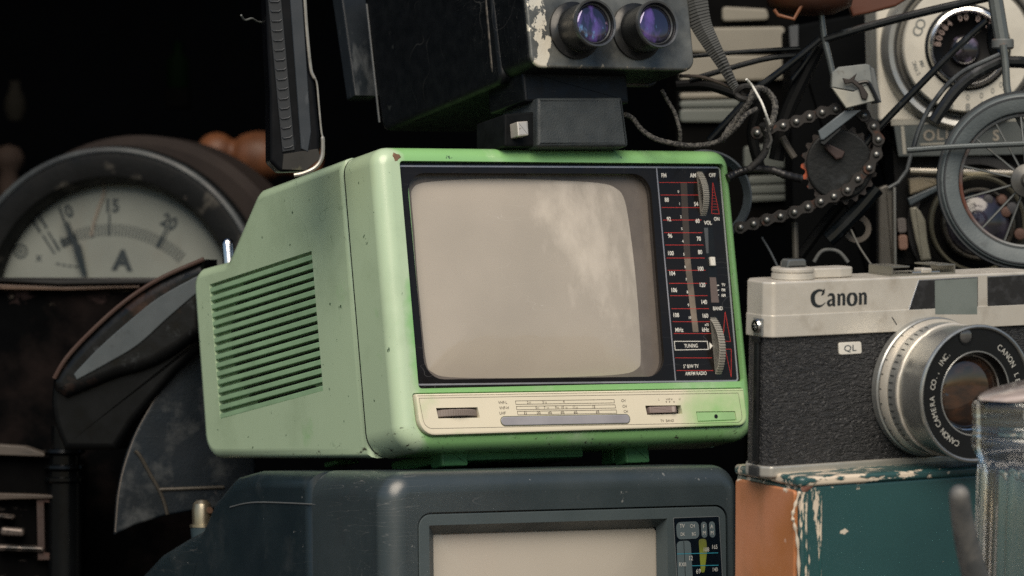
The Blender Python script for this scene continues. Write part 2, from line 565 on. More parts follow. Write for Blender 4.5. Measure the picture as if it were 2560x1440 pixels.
wall_.build('screen_surround', mat('surround_brown', (.07, .06, .055), .6), g)
crt_px = [(1033, 500), (1035, 472), (1060, 456), (1150, 448), (1252, 445), (1380, 449), (1500, 456), (1545, 470), (1566, 500), (1580, 580),
          (1593, 690), (1602, 800), (1606, 895), (1598, 920), (1560, 934), (1440, 941), (1280, 944), (1130, 942), (1086, 930), (1070, 905), (1058, 800), (1047, 680), (1040, 580)]
crt = g.tr(cat(crt_px, 4, True), 'y', 3.2)
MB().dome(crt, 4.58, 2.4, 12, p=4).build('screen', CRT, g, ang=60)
# silver lines on the bezel
silver = mat('silver_line', (.42, .41, .43), .35, .6)
sil = MB().loop(mm([(994, 413, 9), (1800, 417, 9), (1846, 954, 9), (1041, 964, 9)], g, 0), -.12, .36)
a = g.tr([(1641, 419), (1689, 955)], 'y', 0); sil.bar(a[0], a[1], .55, -.10)
sil.build('silver_line', silver, g)
# dial print
Z7 = lambda x, y: (1600 + x / 2.4, 380 + y / 2.4)
def P7(x, y, yy=-.1):
    q = g.pl(*Z7(x, y), 'y', yy); return q
red = MB()
for y in (183, 258, 333, 408, 484, 558, 636, 710, 788, 862, 940, 1018, 1089):
    x0 = 117 + (y - 183) * .095; x1 = 350 + (y - 183) * .083
    red.bar(P7(x0, y).xz, P7(x1, y).xz, .20, -.08)
for y, x0, x1 in ((1235, 212, 432), (1311, 220, 440)): red.bar(P7(x0, y).xz, P7(x1, y).xz, .2, -.08)
for tri in (((437, 182), (430, 368), (476, 372)), ((511, 958), (498, 1135), (544, 1137)), ((512, 1183), (548, 1183), (548, 1350))):
    for i in range(3):
        red.bar(P7(*tri[i]).xz, P7(*tri[(i + 1) % 3]).xz, .2, -.08)
for k in range(9):
    y = 210 + k * 17; red.bar(P7(437 - k * .4, y).xz, P7(440 + k * 3.4, y).xz, .12, -.08)
dial = red.build('dial_lines', RED, g)
tx = MB()
def T7(s, x, y, h, sq=.86, b=.018): q = P7(x, y); tx.text(s, q.x, -.14, q.z, h / 2.4 / 5.75 * .9, squash=sq, bold=b if len(s) < 6 else .006)
for s_, x, y, h in (('FM', 143, 140, 28), ('AM', 318, 140, 28), ('OFF', 434, 138, 26), ('88', 160, 286, 28), ('54', 336, 312, 28), ('92', 173, 402, 28), ('60', 345, 413, 28),
        ('96', 180, 502, 28), ('70', 352, 520, 28), ('100', 183, 607, 28), ('80', 360, 600, 28), ('104', 192, 728, 28), ('100', 362, 700, 28), ('106', 203, 828, 28),
        ('120', 373, 797, 28), ('108', 215, 978, 28), ('140', 383, 900, 28), ('MHz', 235, 1067, 28), ('160', 390, 982, 28), ('x10', 400, 1036, 17), ('kHz', 392, 1065, 28),
        ('TUNING', 306, 1162, 25), ('5" B/W TV', 305, 1285, 24), ('AM/FM RADIO', 336, 1328, 24), ('VOL', 407, 424, 26), ('ON', 460, 401, 24), ('TV', 500, 797, 20),
        ('FM', 500, 828, 20), ('AM', 500, 860, 20), ('BAND', 467, 938, 24), ('0', 230, 237, 18), ('1', 237, 310, 18), ('2', 245, 388, 18), ('3', 250, 460, 18), ('4', 257, 535, 18),
        ('5', 263, 613, 18), ('6', 270, 688, 18), ('7', 277, 765, 18), ('8', 284, 840, 18), ('9', 290, 918, 18), ('10', 298, 993, 18)):
    T7(s_, x, y, h, .86 if len(s_) < 6 else .80)
tx.loop([tuple(P7(*q).xz) for q in ((204, 1134), (405, 1134), (412, 1186), (210, 1190))], -.12, .14)
tx.prism([tuple(P7(*q).xz) for q in ((417, 1142), (436, 1162), (419, 1184))], -.14, -.02)
for y in (800, 829, 858): tx.bar(P7(458, y).xz, P7(474, y).xz, .35, -.12)
tx.build('dial_lettering', mat('dial_print', (.72, .71, .66), .6), g)
st = MB().prism([tuple(P7(*q).xz) for q in ((243, 184), (282, 184), (303, 640), (266, 640))], -.05, .0)
st.build('dial_strip', mat('strip_dark', (.045, .036, .03), .5), g)
MB().prism([tuple(P7(*q).xz) for q in ((266, 640), (303, 640), (352, 1080), (318, 1080))], -.05, .0).build('dial_strip', mat('strip_light', (.22, .18, .14), .5, vs=70, col2=(.09, .075, .06)), g)
# wheels
def thumb(x, y, hh, wpx, r, fr=g):
    p = P7(x, y - hh / 2, 0); q = P7(x, y + hh / 2, 0); ch = (p.z - q.z) / 2; cyy = math.sqrt(r * r - ch * ch); c = (p + q) / 2
    MB().prism([tuple(P7(*q_).xz) for q_ in ((x - 26, y - hh * .53), (x + 14, y - hh * .53), (x + 44, y + hh * .55), (x + 2, y + hh * .55))], -.04, .02).build('wheel_slot', BLK, g)
    MB().prism(gear(cyy, c.z, r, 90, .35), c.x - wpx / 2, c.x + wpx / 2, 'x', .3, 1).build('thumbwheel', GREYW, g, ang=20)
thumb(368, 250, 268, 3.2, 14)
thumb(455, 1165, 345, 3.4, 17.5)
sld = MB().prism([tuple(P7(*q).xz) for q in ((384, 450), (436, 450), (478, 905), (424, 905))], -.05, .02).build('slider_slot', BLK, g)
MB().prism([tuple(P7(*q).xz) for q in ((384, 455), (408, 455), (412, 608), (398, 608))], -.12, 0).build('slider_rail', mat('rail_grey', (.07, .075, .08), .4), sld)
MB().prism([tuple(P7(*q).xz) for q in ((418, 752), (455, 752), (474, 903), (428, 903))], -.12, 0).build('slider_rail', mat('rail_brown', (.13, .10, .09), .4), sld)
q0, q1 = P7(417, 685), P7(440, 632)
MB().box(q0.x, q1.x, -1.6, -.02, q0.z, q1.z, .3).build('slider_knob', mat('knob_white', (.7, .68, .62), .4), g)
# lower control panel
cp = mat('warm_tint_panel', (.68, .63, .50), .42, col2=(.64, .60, .475), vs=30, spec=.35,
         spots=[((.30, .50, .22), 14, .28, .52, None, (0, .112, .140)), ((.3, .3, .2), 500, .76, .8)])  # cream to green shift: warm light on the panel put into its colour
po = MB().prism(pol, -4.6, -.9, 'y', .7, 2).build('control_panel', cp, g)
slot1 = g.tr([(1090, 1020), (1194, 1018), (1200, 1044), (1096, 1046)], 'y', -4.6)
slot2 = g.tr([(1613, 1014), (1702, 1013), (1706, 1034), (1618, 1037)], 'y', -4.6)
slot3 = g.tr([(1740, 1029), (1838, 1028), (1842, 1051), (1745, 1055)], 'y', -4.6)
cut(po, MB().prism(slot1, -8, -1.6).prism(slot2, -8, -1.6).prism(slot3, -8, -4.0))
for s_ in (slot1, slot2): MB().prism(inset(s_, -.1), -1.62, -1.5).build('slot_floor', BLK, po)
c = sum((Vector(p) for p in slot1), Vector((0, 0))) / 4
MB().prism(gear(c.x, 19.2 - 5.2, 20, 110, .3), c.y - 1.55, c.y + 1.55, 'z', .3, 1).build('thumbwheel', mat('brown_grey_wheel', (.22, .185, .165), .5), g, ang=20)
q0 = g.pl(1624, 1034, 'y', -5); q1 = g.pl(1689, 1015, 'y', -5)
sw = MB().box(q0.x, q1.x, -5.6, -1.7, q0.z + .1, q1.z - .1, .35).build('band_switch', mat('mauve_grey', (.24, .19, .175), .5), g)
MB().box(q1.x - 2.6, q1.x - 1.2, -6.0, -5.5, q0.z + .3, q1.z - .3, .1).build('switch_ridge', mat('mauve_light', (.4, .34, .31), .5), sw)
so = MB().prism(inset(slot3, .35), -4.45, -3.9, 'y', .15, 1).build('socket_cover', mat('green_cover', (.30, .52, .24), .5), g)
q = g.pl(1790, 1041, 'y', -4.45)
MB().lathe([(0, -4.52), (.95, -4.52), (.95, -4.3), (0, -4.3)], (q.x, 0, q.z), 'y', 20).build('pin_hole', BLK, so)
pr = MB(); YP = -4.68
W7 = lambda x, y: g.pl(1220 + x / 6.4, 970 + y / 6.4, 'y', YP)
def lp(pts, r=.09): pr.loop([tuple(W7(*p).xz) for p in pts], YP, r)
lp([(435, 202), (2020, 180), (2026, 240), (445, 264)]); lp([(450, 290), (2035, 264), (2048, 322), (458, 350)]); lp([(466, 370), (2055, 346), (2066, 406), (478, 432)])
for row, xs, y_ in ((0, (660, 680, 910, 930), 210), (1, (790, 810, 945, 965, 1110, 1128, 1245, 1262, 1410, 1430, 1700), 300), (2, (580, 615, 785, 835, 965, 1015, 1165, 1215, 1375, 1425, 1730, 1775), 385)):
    for x in xs:
        a = W7(x, y_ + 15 - (x - 700) * .014 - 8); b = W7(x + 8, y_ + 52 - (x - 700) * .014 - 8); pr.bar(a.xz, b.xz, .13, YP)
def TW(s, x, y, h, sq=.95): q = W7(x, y); pr.text(s, q.x, YP - .03, q.z, h, squash=sq)
for s_, x, y, h in (('VHF-L', 235, 230, 1.25), ('VHF-H', 258, 316, 1.25), ('UHF', 232, 400, 1.25), ('CH', 2165, 200, 1.2), ('CH', 2185, 290, 1.2), ('CH', 2205, 372, 1.2),
        ('2', 635, 230, 1.2), ('3', 880, 228, 1.2), ('4', 1212, 216, 1.2), ('5', 770, 316, 1.2), ('7', 905, 312, 1.2), ('9', 1085, 308, 1.2), ('10', 1190, 306, 1.2), ('11', 1375, 302, 1.2), ('12', 1690, 298, 1.2),
        ('21', 600, 398, 1.15), ('30', 812, 394, 1.15), ('40', 990, 392, 1.15), ('50', 1190, 388, 1.15), ('60', 1400, 386, 1.15), ('69', 1752, 380, 1.15)):
    TW(s_, x, y, h)
def TS(s, px, py, h): q = g.pl(px, py, 'y', YP); pr.text(s, q.x, YP - .03, q.z, h, squash=.95)
TS('L', 1647, 998.5, .9); TS('VHF H', 1673, 998, .9); TS('U', 1699, 997.5, .9); TS('TV  BAND', 1668, 1051.5, 1.15)
for px in (1666, 1674, 1685):
    q = g.pl(px, 1005, 'y', YP); pr.prism([(q.x - .35, q.z + .3), (q.x + .35, q.z + .3), (q.x, q.z - .35)], YP - .03, YP + .05)
pr.loop(mm([(1047, 995, 2), (1846, 982, 2), (1858, 1056, 16), (1062, 1072, 24)], g, YP), YP, .07)
pr.build('panel_print', mat('grey_print', (.10, .085, .07), .6), g)
gl = mm([(1251, 1042, 12), (1573, 1036, 12), (1575, 1058, 12), (1254, 1064, 12)], g, YP)
gw = MB().prism(gl, -5.0, -4.5, 'y', .3, 2).build('channel_window', mat('window_plastic', (.33, .33, .36), .12, col2=(.26, .26, .29), vs=50, coat=.8, coatr=.05), g)
MB().loop(inset(gl, -.25), -4.75, .13).build('window_rim', mat('rim_olive', (.12, .13, .07), .6), gw)
# paint missing at the bezel corner
MB().lathe([(0, -2.62), (1.5, -2.6), (1.9, -2.3), (0, -1)], (-1.2, 0, 1.6), 'y', 9, rfun=lambda a, h: 1 + .3 * math.sin(3 * a + 1)).build('worn_corner', mat('worn_brown', (.17, .10, .06), .8, vs=900), g)

# ================================================================ DARK TELEVISION
d = Thing('portable_television', 'dark blue-grey portable television with scratched top edge and beige blank screen, under the green one',
          'television', (-40.821, 1864, -95.252), 30.883, -1.657, .158, 'portable televisions stacked on each other', size=.974)
DG = mat('dark_grey_plastic', (.012, .021, .026), .36, col2=(.008, .015, .020), vs=30, bump=.12, bs=3000, spec=.55, rvar=.08,
         spots=[((.03, .038, .042), 40, .58, .80), ((.15, .16, .16), 190, .70, .72), ((.24, .24, .22), 420, .745, .77)], scratch=1.0, sscale=26, scol=(.13, .135, .135), coat=.2, coatr=.3)
DGF = mat('slate_front_plastic', (.060, .078, .084), .40, col2=(.050, .067, .073), vs=24, bump=.1, bs=3000, spec=.5,
          spots=[((.16, .17, .17), 170, .745, .77)], scratch=.5, sscale=26, scol=(.14, .145, .15))
yd = d.pl(787, 1350, 'x', -14).y
dz = -150.0
DGS = mat('grey_shell_plastic', (.034, .046, .051), .34, col2=(.026, .037, .042), vs=30, bump=.12, bs=3000, spec=.55, rvar=.08,
         spots=[((.03, .038, .042), 40, .58, .80), ((.15, .16, .16), 190, .70, .72), ((.24, .24, .22), 420, .745, .77)], scratch=1.0, sscale=26, scol=(.15, .155, .155), coat=.5, coatr=.3)
dfo = MB().prism(fillet([(-15, dz, 8), (166, dz, 8), (166, 17.5, 12), (-15, 17.5, 12)], n=10), -1.5, yd, 'y', 9, 8, both=False).build('front_shell', DGS, d)
fr_ol = fillet([(0, dz + 12), (157.6, dz + 12), (157.6, 0), (0, 0)], 6.5, 8)
cut(dfo, MB().prism(fr_ol, -8, .9, 'y'))
dfr = MB().prism(inset(fr_ol, .75), -1.2, .95, 'y', .35, 2).build('screen_frame', DGF, d)
o_px = d.tr([(1073, 1316), (1668, 1294)], 'y', -1.2)
i_px = d.tr([(1083, 1336), (1640, 1318)], 'y', 5)
ox0, ox1, oz = o_px[0][0], o_px[1][0], (o_px[0][1] + o_px[1][1]) / 2
ix0, ix1, iz = i_px[0][0], i_px[1][0], (i_px[0][1] + i_px[1][1]) / 2
zb = dz + 30
cut(dfr, MB().prism([(ox0, zb), (ox1, zb), (ox1, oz), (ox0, oz)], -6, 4))
cut(dfo, MB().prism([(ox0 - .5, zb - .5), (ox1 + .5, zb - .5), (ox1 + .5, oz + .5), (ox0 - .5, oz + .5)], -6, 9))
fun = MB().add([(ox0, -1.1, zb), (ox1, -1.1, zb), (ox1, -1.1, oz), (ox0, -1.1, oz), (ix0, 5, zb + 3), (ix1, 5, zb + 3), (ix1, 5, iz), (ix0, 5, iz)],
               [(0, 1, 5, 4), (1, 2, 6, 5), (2, 3, 7, 6), (3, 0, 4, 7)])
fun.build('screen_surround', DGF, d, ang=10)
MB().dome(fillet([(ix0 - 1, zb + 2), (ix1 + 1, zb + 2), (ix1 + 1, iz + 1), (ix0 - 1, iz + 1)], 5, 6), 6.0, 1.6, 10, p=3).build('screen',
    mat('screen_pale_grey', (.43, .40, .35), .3, col2=(.40, .37, .32), vs=12, coat=.4, coatr=.05, rvar=.03,
        spots=[((.62, .56, .42), 60, .80, .82)]), d, ang=60)
rc = d.tr([(792, 1186), (640, 1172), (590, 1192), (540, 1252), (510, 1322), (462, 1348), (404, 1384), (352, 1440), (330, 1500)], 'x', -12)
rp = [(max(yd + .6, u), v, 8) for u, v in rc]
rp[0] = (yd + .6, 17.0, 0); rp[1] = (rp[1][0], 16.9, 8)
rp += [(rp[-1][0] + 2, dz + 6, 5), (yd + .6, dz + .5, 0)]
MB().prism(fillet(rp, n=6), -14.7, 164, 'x', 7, 4).build('rear_shell', DG, d)
MB().box(-10, 160, yd + .2, yd + 1, dz + 2, 15).build('seam', BLK, d)
rib = d.tr([(789, 1261), (640, 1256), (575, 1268)], 'x', -14.8)
MB().tube([(-14.75, u, v) for u, v in cat(rib, 6)], .35, 6).build('side_ridge', mat('ridge_grey', (.10, .11, .115), .5), d)
dp = mm([(1684, 1296, 2), (1796, 1292, 2), (1811, 1560, 2), (1700, 1566, 2)], d, -1.3)
dpo = MB().prism(dp, -1.5, -1.0).build('dial_panel', mat('blue_black_gloss', (.004, .007, .012), .2, coat=.5, coatr=.05), d)
MB().loop(inset(dp, -.35), -1.55, .12).build('panel_rim', mat('rim_mid', (.16, .18, .19), .4), dpo)
Z5 = lambda x, y, yy=-1.6: d.pl(1000 + x / 2.844, 1150 + y / 2.844, 'y', yy)
def poly5(pts, r=0): return fillet([(Z5(p[0], p[1]).x, Z5(p[0], p[1]).z) for p in pts], r, 5)
tg = mat('teal_grey_print', (.10, .135, .15), .5)
mb = MB().prism(poly5([(1963, 442), (2123, 436), (2129, 558), (1970, 565)], 2.2), -1.62, -1.5)
mb.prism(poly5([(2139, 440), (2180, 438), (2186, 552), (2146, 554)], 3.4), -1.62, -1.5).prism(poly5([(2196, 438), (2237, 436), (2243, 550), (2203, 552)], 3.4), -1.62, -1.5)
mb.prism(poly5([(1968, 578), (2066, 572), (2085, 900), (1978, 906)], 2.0), -1.62, -1.5).build('dial_tiles', tg, d)
MB().prism(poly5([(2124, 562), (2176, 560), (2184, 640), (2165, 800), (2140, 801)], 1.2), -1.64, -1.5).build('dial_tiles', mat('olive_lime', (.20, .24, .03), .5, vs=120, col2=(.10, .11, .03)), d)
cy5 = MB()
cy5.bar(Z5(1970, 668).xz, Z5(2262, 660).xz, .32, -1.68); cy5.bar(Z5(2076, 752).xz, Z5(2264, 748).xz, .32, -1.68)
cy5.build('dial_lines', mat('cyan_print', (.03, .26, .36), .5), d)
dk = MB().bar(Z5(2017, 578).xz, Z5(2032, 900).xz, .25, -1.68); dk.build('dial_lines', BLK, d)
tx = MB()
for s_, x, y, h, sq in (('TV', 2005, 468, 30, .85), ('CH', 2078, 468, 26, .8), ('DK', 2009, 527, 24, .8), ('BG', 2088, 525, 24, .8), ('F', 2159, 472, 28, .9), ('M', 2162, 518, 28, .9),
        ('A', 2215, 472, 28, .9), ('M', 2218, 517, 28, .9), ('108', 2175, 636, 31, .8), ('165', 2235, 617, 31, .8), ('12', 2065, 697, 33, .85), ('RXII', 2008, 742, 29, .85), ('69', 2121, 790, 35, .85), ('140', 2238, 778, 29, .8)):
    q = Z5(x, y); tx.text(s_, q.x, -1.74, q.z, h / 2.844 / 5.8, squash=sq)
tx.build('dial_lettering', mat('white_print2', (.60, .60, .57), .6), d)
# telescopic antenna stub
p = d.loc(505, 1300, 1864 + 60); p = d.pl(505, 1300, 'x', 12)
BR = mat('dull_brass', (.42, .37, .27), .28, .9)
ao = MB().lathe([(0, 9.5), (2.5, 9.2), (4.1, 7.6), (4.6, 5), (4.6, -2), (5.8, -2.1), (5.8, -3.4), (0, -3.4)], p, 'z', 28).build('antenna_tip', BR, d)
MB().lathe([(0, -3.5), (5.6, -3.5), (5.0, -10), (0, -10)], p, 'z', 20).build('antenna_base', mat('blue_grey_base', (.03, .05, .06), .4), ao)
MB().lathe([(0, -5.2), (1.5, -5.2), (1.5, 0), (0, 0)], (p.x + 1.6, p.y - 0, p.z + 4.6), 'y', 14).build('rivet', mat('rust_dark', (.09, .05, .03), .7), ao)

# ================================================================ RANGEFINDER CAMERA
c = Thing('film_camera', 'silver and black leather rangefinder camera with chrome lens on the chipped teal box', 'camera', (104.199, 1750, 2.309), 30.918, 5.317, -2.331)
SAT = mat('satin_silver', (.60, .565, .50), .38, .40, col2=(.55, .52, .46), vs=60, bump=.05, bs=4000,
          spots=[((.24, .18, .12), 260, .69, .76), ((.40, .36, .30), 90, .56, .85)], scratch=.2, sscale=50, scol=(.4, .36, .3))
SAT2 = mat('satin_silver_dark', (.42, .43, .42), .36, .75, vs=50, spots=[((.2, .18, .15), 300, .72, .8)])
LTH = mat('black_leather', (.022, .023, .025), .42, leather=.9, col2=(.03, .031, .033), spec=.5)
plan = [(0, 0, 2.5), (128, 0, 6), (134, 8, 6), (132, 24, 8), (4, 24, 6), (-1.9, 16, 3), (-2.6, 4.2, 2)]
zb1, zb2, zb3 = -22.13, -73.9, -78.4
pf = fillet(plan, n=5)
to = MB().prism(pf, zb1, 0, 'z', .7, 3).build('top_plate', SAT, c)
MB().prism(inset(pf, -.35), zb1 - .02, -13.3, 'z', .3, 2).build('top_plate_band', SAT, c)
MB().prism(inset(pf, .9), zb2 - .5, zb1 + .5, 'z').build('leather_body', LTH, c)
MB().prism(pf, zb3, zb2, 'z', .7, 2).build('base_plate', mat('satin_base', (.44, .43, .39), .38, .5, vs=40), c)
q = c.pl(1900, 1100, 'x', -3.6)
MB().box(-2.9, -.5, 6.5, 10.2, zb2 + 1, zb1 - .6, .5).build('hinge', mat('black_enamel', (.008, .009, .010), .25), c)
MB().box(-3.4, -1, 5, 12, zb3 - .3, zb3 + 4.2, .6).build('hinge_foot', mat('dark_foot', (.03, .032, .034), .35), c)
MB().box(-3.2, -1, 5.6, 11.4, zb1 - 2.6, zb1 - .1, .4).build('hinge_cap', BLK, c)
lg = c.pl(1893, 815, 'x', -3.4)
lo = MB().lathe([(1.2, 0), (2.5, 0), (2.9, -.8), (2.5, -1.6), (1.2, -1.6)], (-3.0, lg.y, lg.z), 'x', 24, closed=True).build('strap_lug', CHR, c)
MB().box(-3.3, -2.0, lg.y - 3.2, lg.y + 3.2, lg.z - 3.8, lg.z + 3.2, .3).build('lug_plate', SAT2, lo)
# windows
def win(pts, y=-.06): return c.tr(pts, 'y', y)
wf = mat('window_black', (.010, .011, .012), .14, coat=1, coatr=.03, vs=200, va=(.5, .7), col2=(.03, .032, .035))
o1 = win([(2297, 702), (2443, 694), (2443, 787), (2269, 786)])
MB().prism(inset(o1, -.35), -.25, .3, 'y', .1, 1).build('window_frame', CHR, c)
MB().prism(o1, -.31, .2).build('viewfinder_window', wf, c)
MB().prism(win([(2336, 701), (2442, 695), (2442, 786), (2337, 786)]), -.36, -.2).build('frame_illuminator', mat('grey_green_glass', (.115, .14, .13), .3, coat=.6, vs=60, va=(.4, .6), col2=(.15, .175, .165)), c)
o2 = win([(2469, 693), (2640, 684), (2640, 778), (2469, 788)])
MB().prism(inset(o2, -.35), -.25, .3, 'y', .1, 1).build('window_frame', CHR, c)
MB().prism(o2, -.31, .2).build('viewfinder_window', wf, c)
# index line + logo lettering
pr = MB()
a = c.tr([(2230, 793), (2242, 812)], 'y', -.4); pr.bar(a[0], a[1], .45, -.42)
def glyph(origin, k, strokes, sl=0.0):
    for s_ in strokes:
        pr.ribbon([(origin[0] + x * k + sl * z * k, origin[1] + z * k, w_ * k * 1.15) for x, z, w_ in s_], -.06)
q0 = c.pl(2027, 765, 'y', 0); q1 = c.pl(2172, 757, 'y', 0)
Wt = (q1.x - q0.x); k = Wt / 4.52; zz = q0.z - .2
yl = -.06
def gl_(dx, *st): glyph((q0.x + dx * k, zz), k, st)
gl_(0, [(1.02, .93, .05), (.80, 1.0, .12), (.50, .98, .17), (.20, .78, .27), (.14, .48, .30), (.26, .16, .25), (.55, .0, .16), (.85, .03, .10), (1.12, .22, .04)],
    [(1.05, 1.10, .03), (1.0, .95, .12), (.93, .80, .16), (.80, .66, .02)])
gl_(1.22, [(.08, .60, .06), (.22, .70, .14), (.42, .70, .17), (.53, .55, .21), (.54, .30, .21), (.56, .05, .20), (.68, -.02, .05)], [(.53, .42, .04), (.28, .34, .12), (.13, .20, .20), (.20, .04, .16), (.40, .06, .10), (.53, .18, .04)])
gl_(2.02, [(.0, .70, .04), (.12, .66, .16), (.15, .50, .20), (.15, .0, .20)], [(.18, .52, .05), (.32, .68, .12), (.48, .66, .17), (.54, .50, .20), (.54, .0, .20)], [(.04, .0, .05), (.27, .0, .05)], [(.43, .0, .05), (.66, .0, .05)])
gl_(2.86, [(.34, .73, .11), (.12, .62, .20), (.04, .35, .24), (.12, .08, .20), (.34, -.03, .11), (.56, .08, .20), (.64, .35, .24), (.56, .62, .20), (.34, .73, .11)])
gl_(3.70, [(.0, .70, .04), (.12, .66, .16), (.15, .50, .20), (.15, .0, .20)], [(.18, .52, .05), (.32, .68, .12), (.48, .66, .17), (.54, .50, .20), (.54, .0, .20)], [(.04, .0, .05), (.27, .0, .05)], [(.43, .0, .05), (.66, .0, .05)])
pr.build('maker_lettering', mat('ink_black', (.012, .016, .018), .5), c)
bd = fillet(c.tr([(2097, 857), (2153, 854), (2155, 884), (2098, 887)], 'y', .3), .9, 4)
bo_ = MB().prism(bd, .25, 1.2, 'y', .2, 2).build('badge', mat('badge_white', (.66, .64, .58), .4), c)
q = c.pl(2125.5, 870, 'y', .2)
MB().text('QL', q.x, .2, q.z, 2.5, squash=1.35, bold=.008).build('badge_lettering', mat('ink_blue', (.02, .035, .045), .5), bo_)
# lens
LC = c.pl(2322, 966, 'y', 0); lx, lz = LC.x, LC.z
def ring(prof, name, m, par=c, n=96, rf=None, closed=True): return MB().lathe(prof, (lx, 0, lz), 'y', n, rfun=rf, closed=closed).build(name, m, par, ang=28)
le = ring([(20, .5), (28.3, .5), (28.6, 0), (28.6, -3.2), (28.1, -3.8), (20, -3.8)], 'lens_mount', SAT2)
ring([(20, -3.6), (27.4, -3.6), (27.4, -4.6), (20, -4.6)], 'mount_groove', mat('groove_grey', (.12, .125, .12), .4, .6))
sc1 = ring([(20, -4.4), (27.9, -4.4), (28.0, -6), (27.2, -8.4), (20, -8.4)], 'focus_ring', SAT)
ring([(20, -8.2), (26.5, -8.2), (26.2, -8.8), (20, -8.8)], 'mount_groove', mat('groove_grey', (.12, .125, .12), .4, .6))
sc2 = ring([(20, -8.6), (26.9, -8.6), (26.6, -14.0), (20, -14.0)], 'aperture_ring', SAT2, rf=None)
ring([(20, -13.8), (27.0, -13.8), (27.2, -15.2), (26.6, -15.6), (20, -15.6)], 'scalloped_ring', SAT, rf=lambda a, h: 1 - .012 * max(0, math.cos(a * 9)) ** 6)
bar_ = ring([(24, -15.4), (26.2, -15.5), (26.1, -17), (26.9, -24), (27.6, -30.5), (27.9, -31.6), (27.7, -32.3), (27.0, -32.6), (26.4, -32.2), (26.1, -31), (24, -31)], 'barrel',
     mat('barrel_satin', (.40, .405, .385), .30, .8, vs=40, bump=.04, bs=2500, spots=[((.2, .19, .17), 300, .74, .8)]))
ring([(24.0, -30.9), (26.3, -30.9), (26.3, -31.4), (17.0, -31.4), (16.6, -31.0), (16.4, -28.5), (15.7, -27.2), (15.7, -25), (24, -25)], 'name_ring', mat('name_ring_black', (.007, .008, .009), .35, spec=.4), n=96)
ring([(15.9, -26.9), (15.2, -27.3), (14.7, -26.9), (14.5, -24), (15.9, -24)], 'inner_ring', CHR, par=le)
ring([(16.6, -31.35), (16.75, -31.55), (17.1, -31.55), (17.25, -31.35)], 'inner_ring', SAT2, par=le)
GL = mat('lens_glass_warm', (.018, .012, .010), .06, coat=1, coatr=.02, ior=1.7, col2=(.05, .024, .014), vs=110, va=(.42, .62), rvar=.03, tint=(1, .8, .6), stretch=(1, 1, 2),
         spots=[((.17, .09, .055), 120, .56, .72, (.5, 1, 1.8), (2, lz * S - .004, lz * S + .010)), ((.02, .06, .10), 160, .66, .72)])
prof = [(0.001, -28.6)] + [(15.0 * math.sin(t), -24.6 - 4.0 * math.cos(t)) for t in [i / 12 * math.pi / 2 for i in range(1, 13)]] + [(0.001, -24.0)]
MB().lathe(prof, (lx, 0, lz), 'y', 64).build('front_element', GL, c, ang=60)
q = c.pl(2414, 840, 'y', -31.4)
ce = MB().lathe([(0, -32.0), (2.6, -31.9), (3.1, -31.5), (3.1, -31.3)], (q.x, 0, q.z), 'y', 28).build('light_meter_cell', mat('cell_grey', (.07, .07, .068), .2, coat=1, coatr=.03, vs=400), c, ang=60)
MB().lathe([(3.0, -31.4), (3.1, -31.8), (3.5, -31.8), (3.6, -31.3)], (q.x, 0, q.z), 'y', 28, closed=True).build('cell_rim', BLK, ce)
tx = MB()
def arc_text(s, a0, step=5.45, r=21.6, h=2.35):
    for i, ch in enumerate(s):
        if ch == ' ': continue
        a = R(a0 + i * step * 1.0)
        tx.text(ch, lx + r * math.sin(a), -31.48, lz + r * math.cos(a), h, rotz=-math.degrees(a), squash=.92)
arc_text('CANON', 204, 5.9); arc_text('CAMERA', 237.5, 5.9); arc_text('CO.,', 279, 5.6); arc_text('INC.', 305.5, 5.0); arc_text('CANON', 33, 6.6); arc_text('LENS', 72, 6.6); arc_text('SE', 104, 6.2); arc_text('45mm', 124, 6); arc_text('1:1.7', 152, 5)
tx.build('ring_lettering', mat('ring_print', (.50, .50, .46), .6), c)
tk = MB()
for i in range(20):
    a = R(222 + i * 6.2)
    for (r, y, l_) in ((26.95, -10.5, 2.4),):
        p = Vector((lx + r * math.sin(a), y, lz + r * math.cos(a)))
        t = Vector((math.cos(a), 0, -math.sin(a))) * .22; e = Vector((0, 1, 0)) * l_ / 2; u_ = Vector((math.sin(a), 0, math.cos(a))) * .12
        tk.add([p - t - e + u_, p + t - e + u_, p + t + e + u_, p - t + e + u_], [(0, 1, 2, 3)])
    if i % 2 == 0:
        r, y = 28.0, -5.4
        p = Vector((lx + r * math.sin(a), y, lz + r * math.cos(a))); tk.add([p - t - e * .5 + u_, p + t - e * .5 + u_, p + t + e * .5 + u_, p - t + e * .5 + u_], [(0, 1, 2, 3)])
tk.build('scale_marks', mat('ink_black', (.012, .016, .018), .5), c)
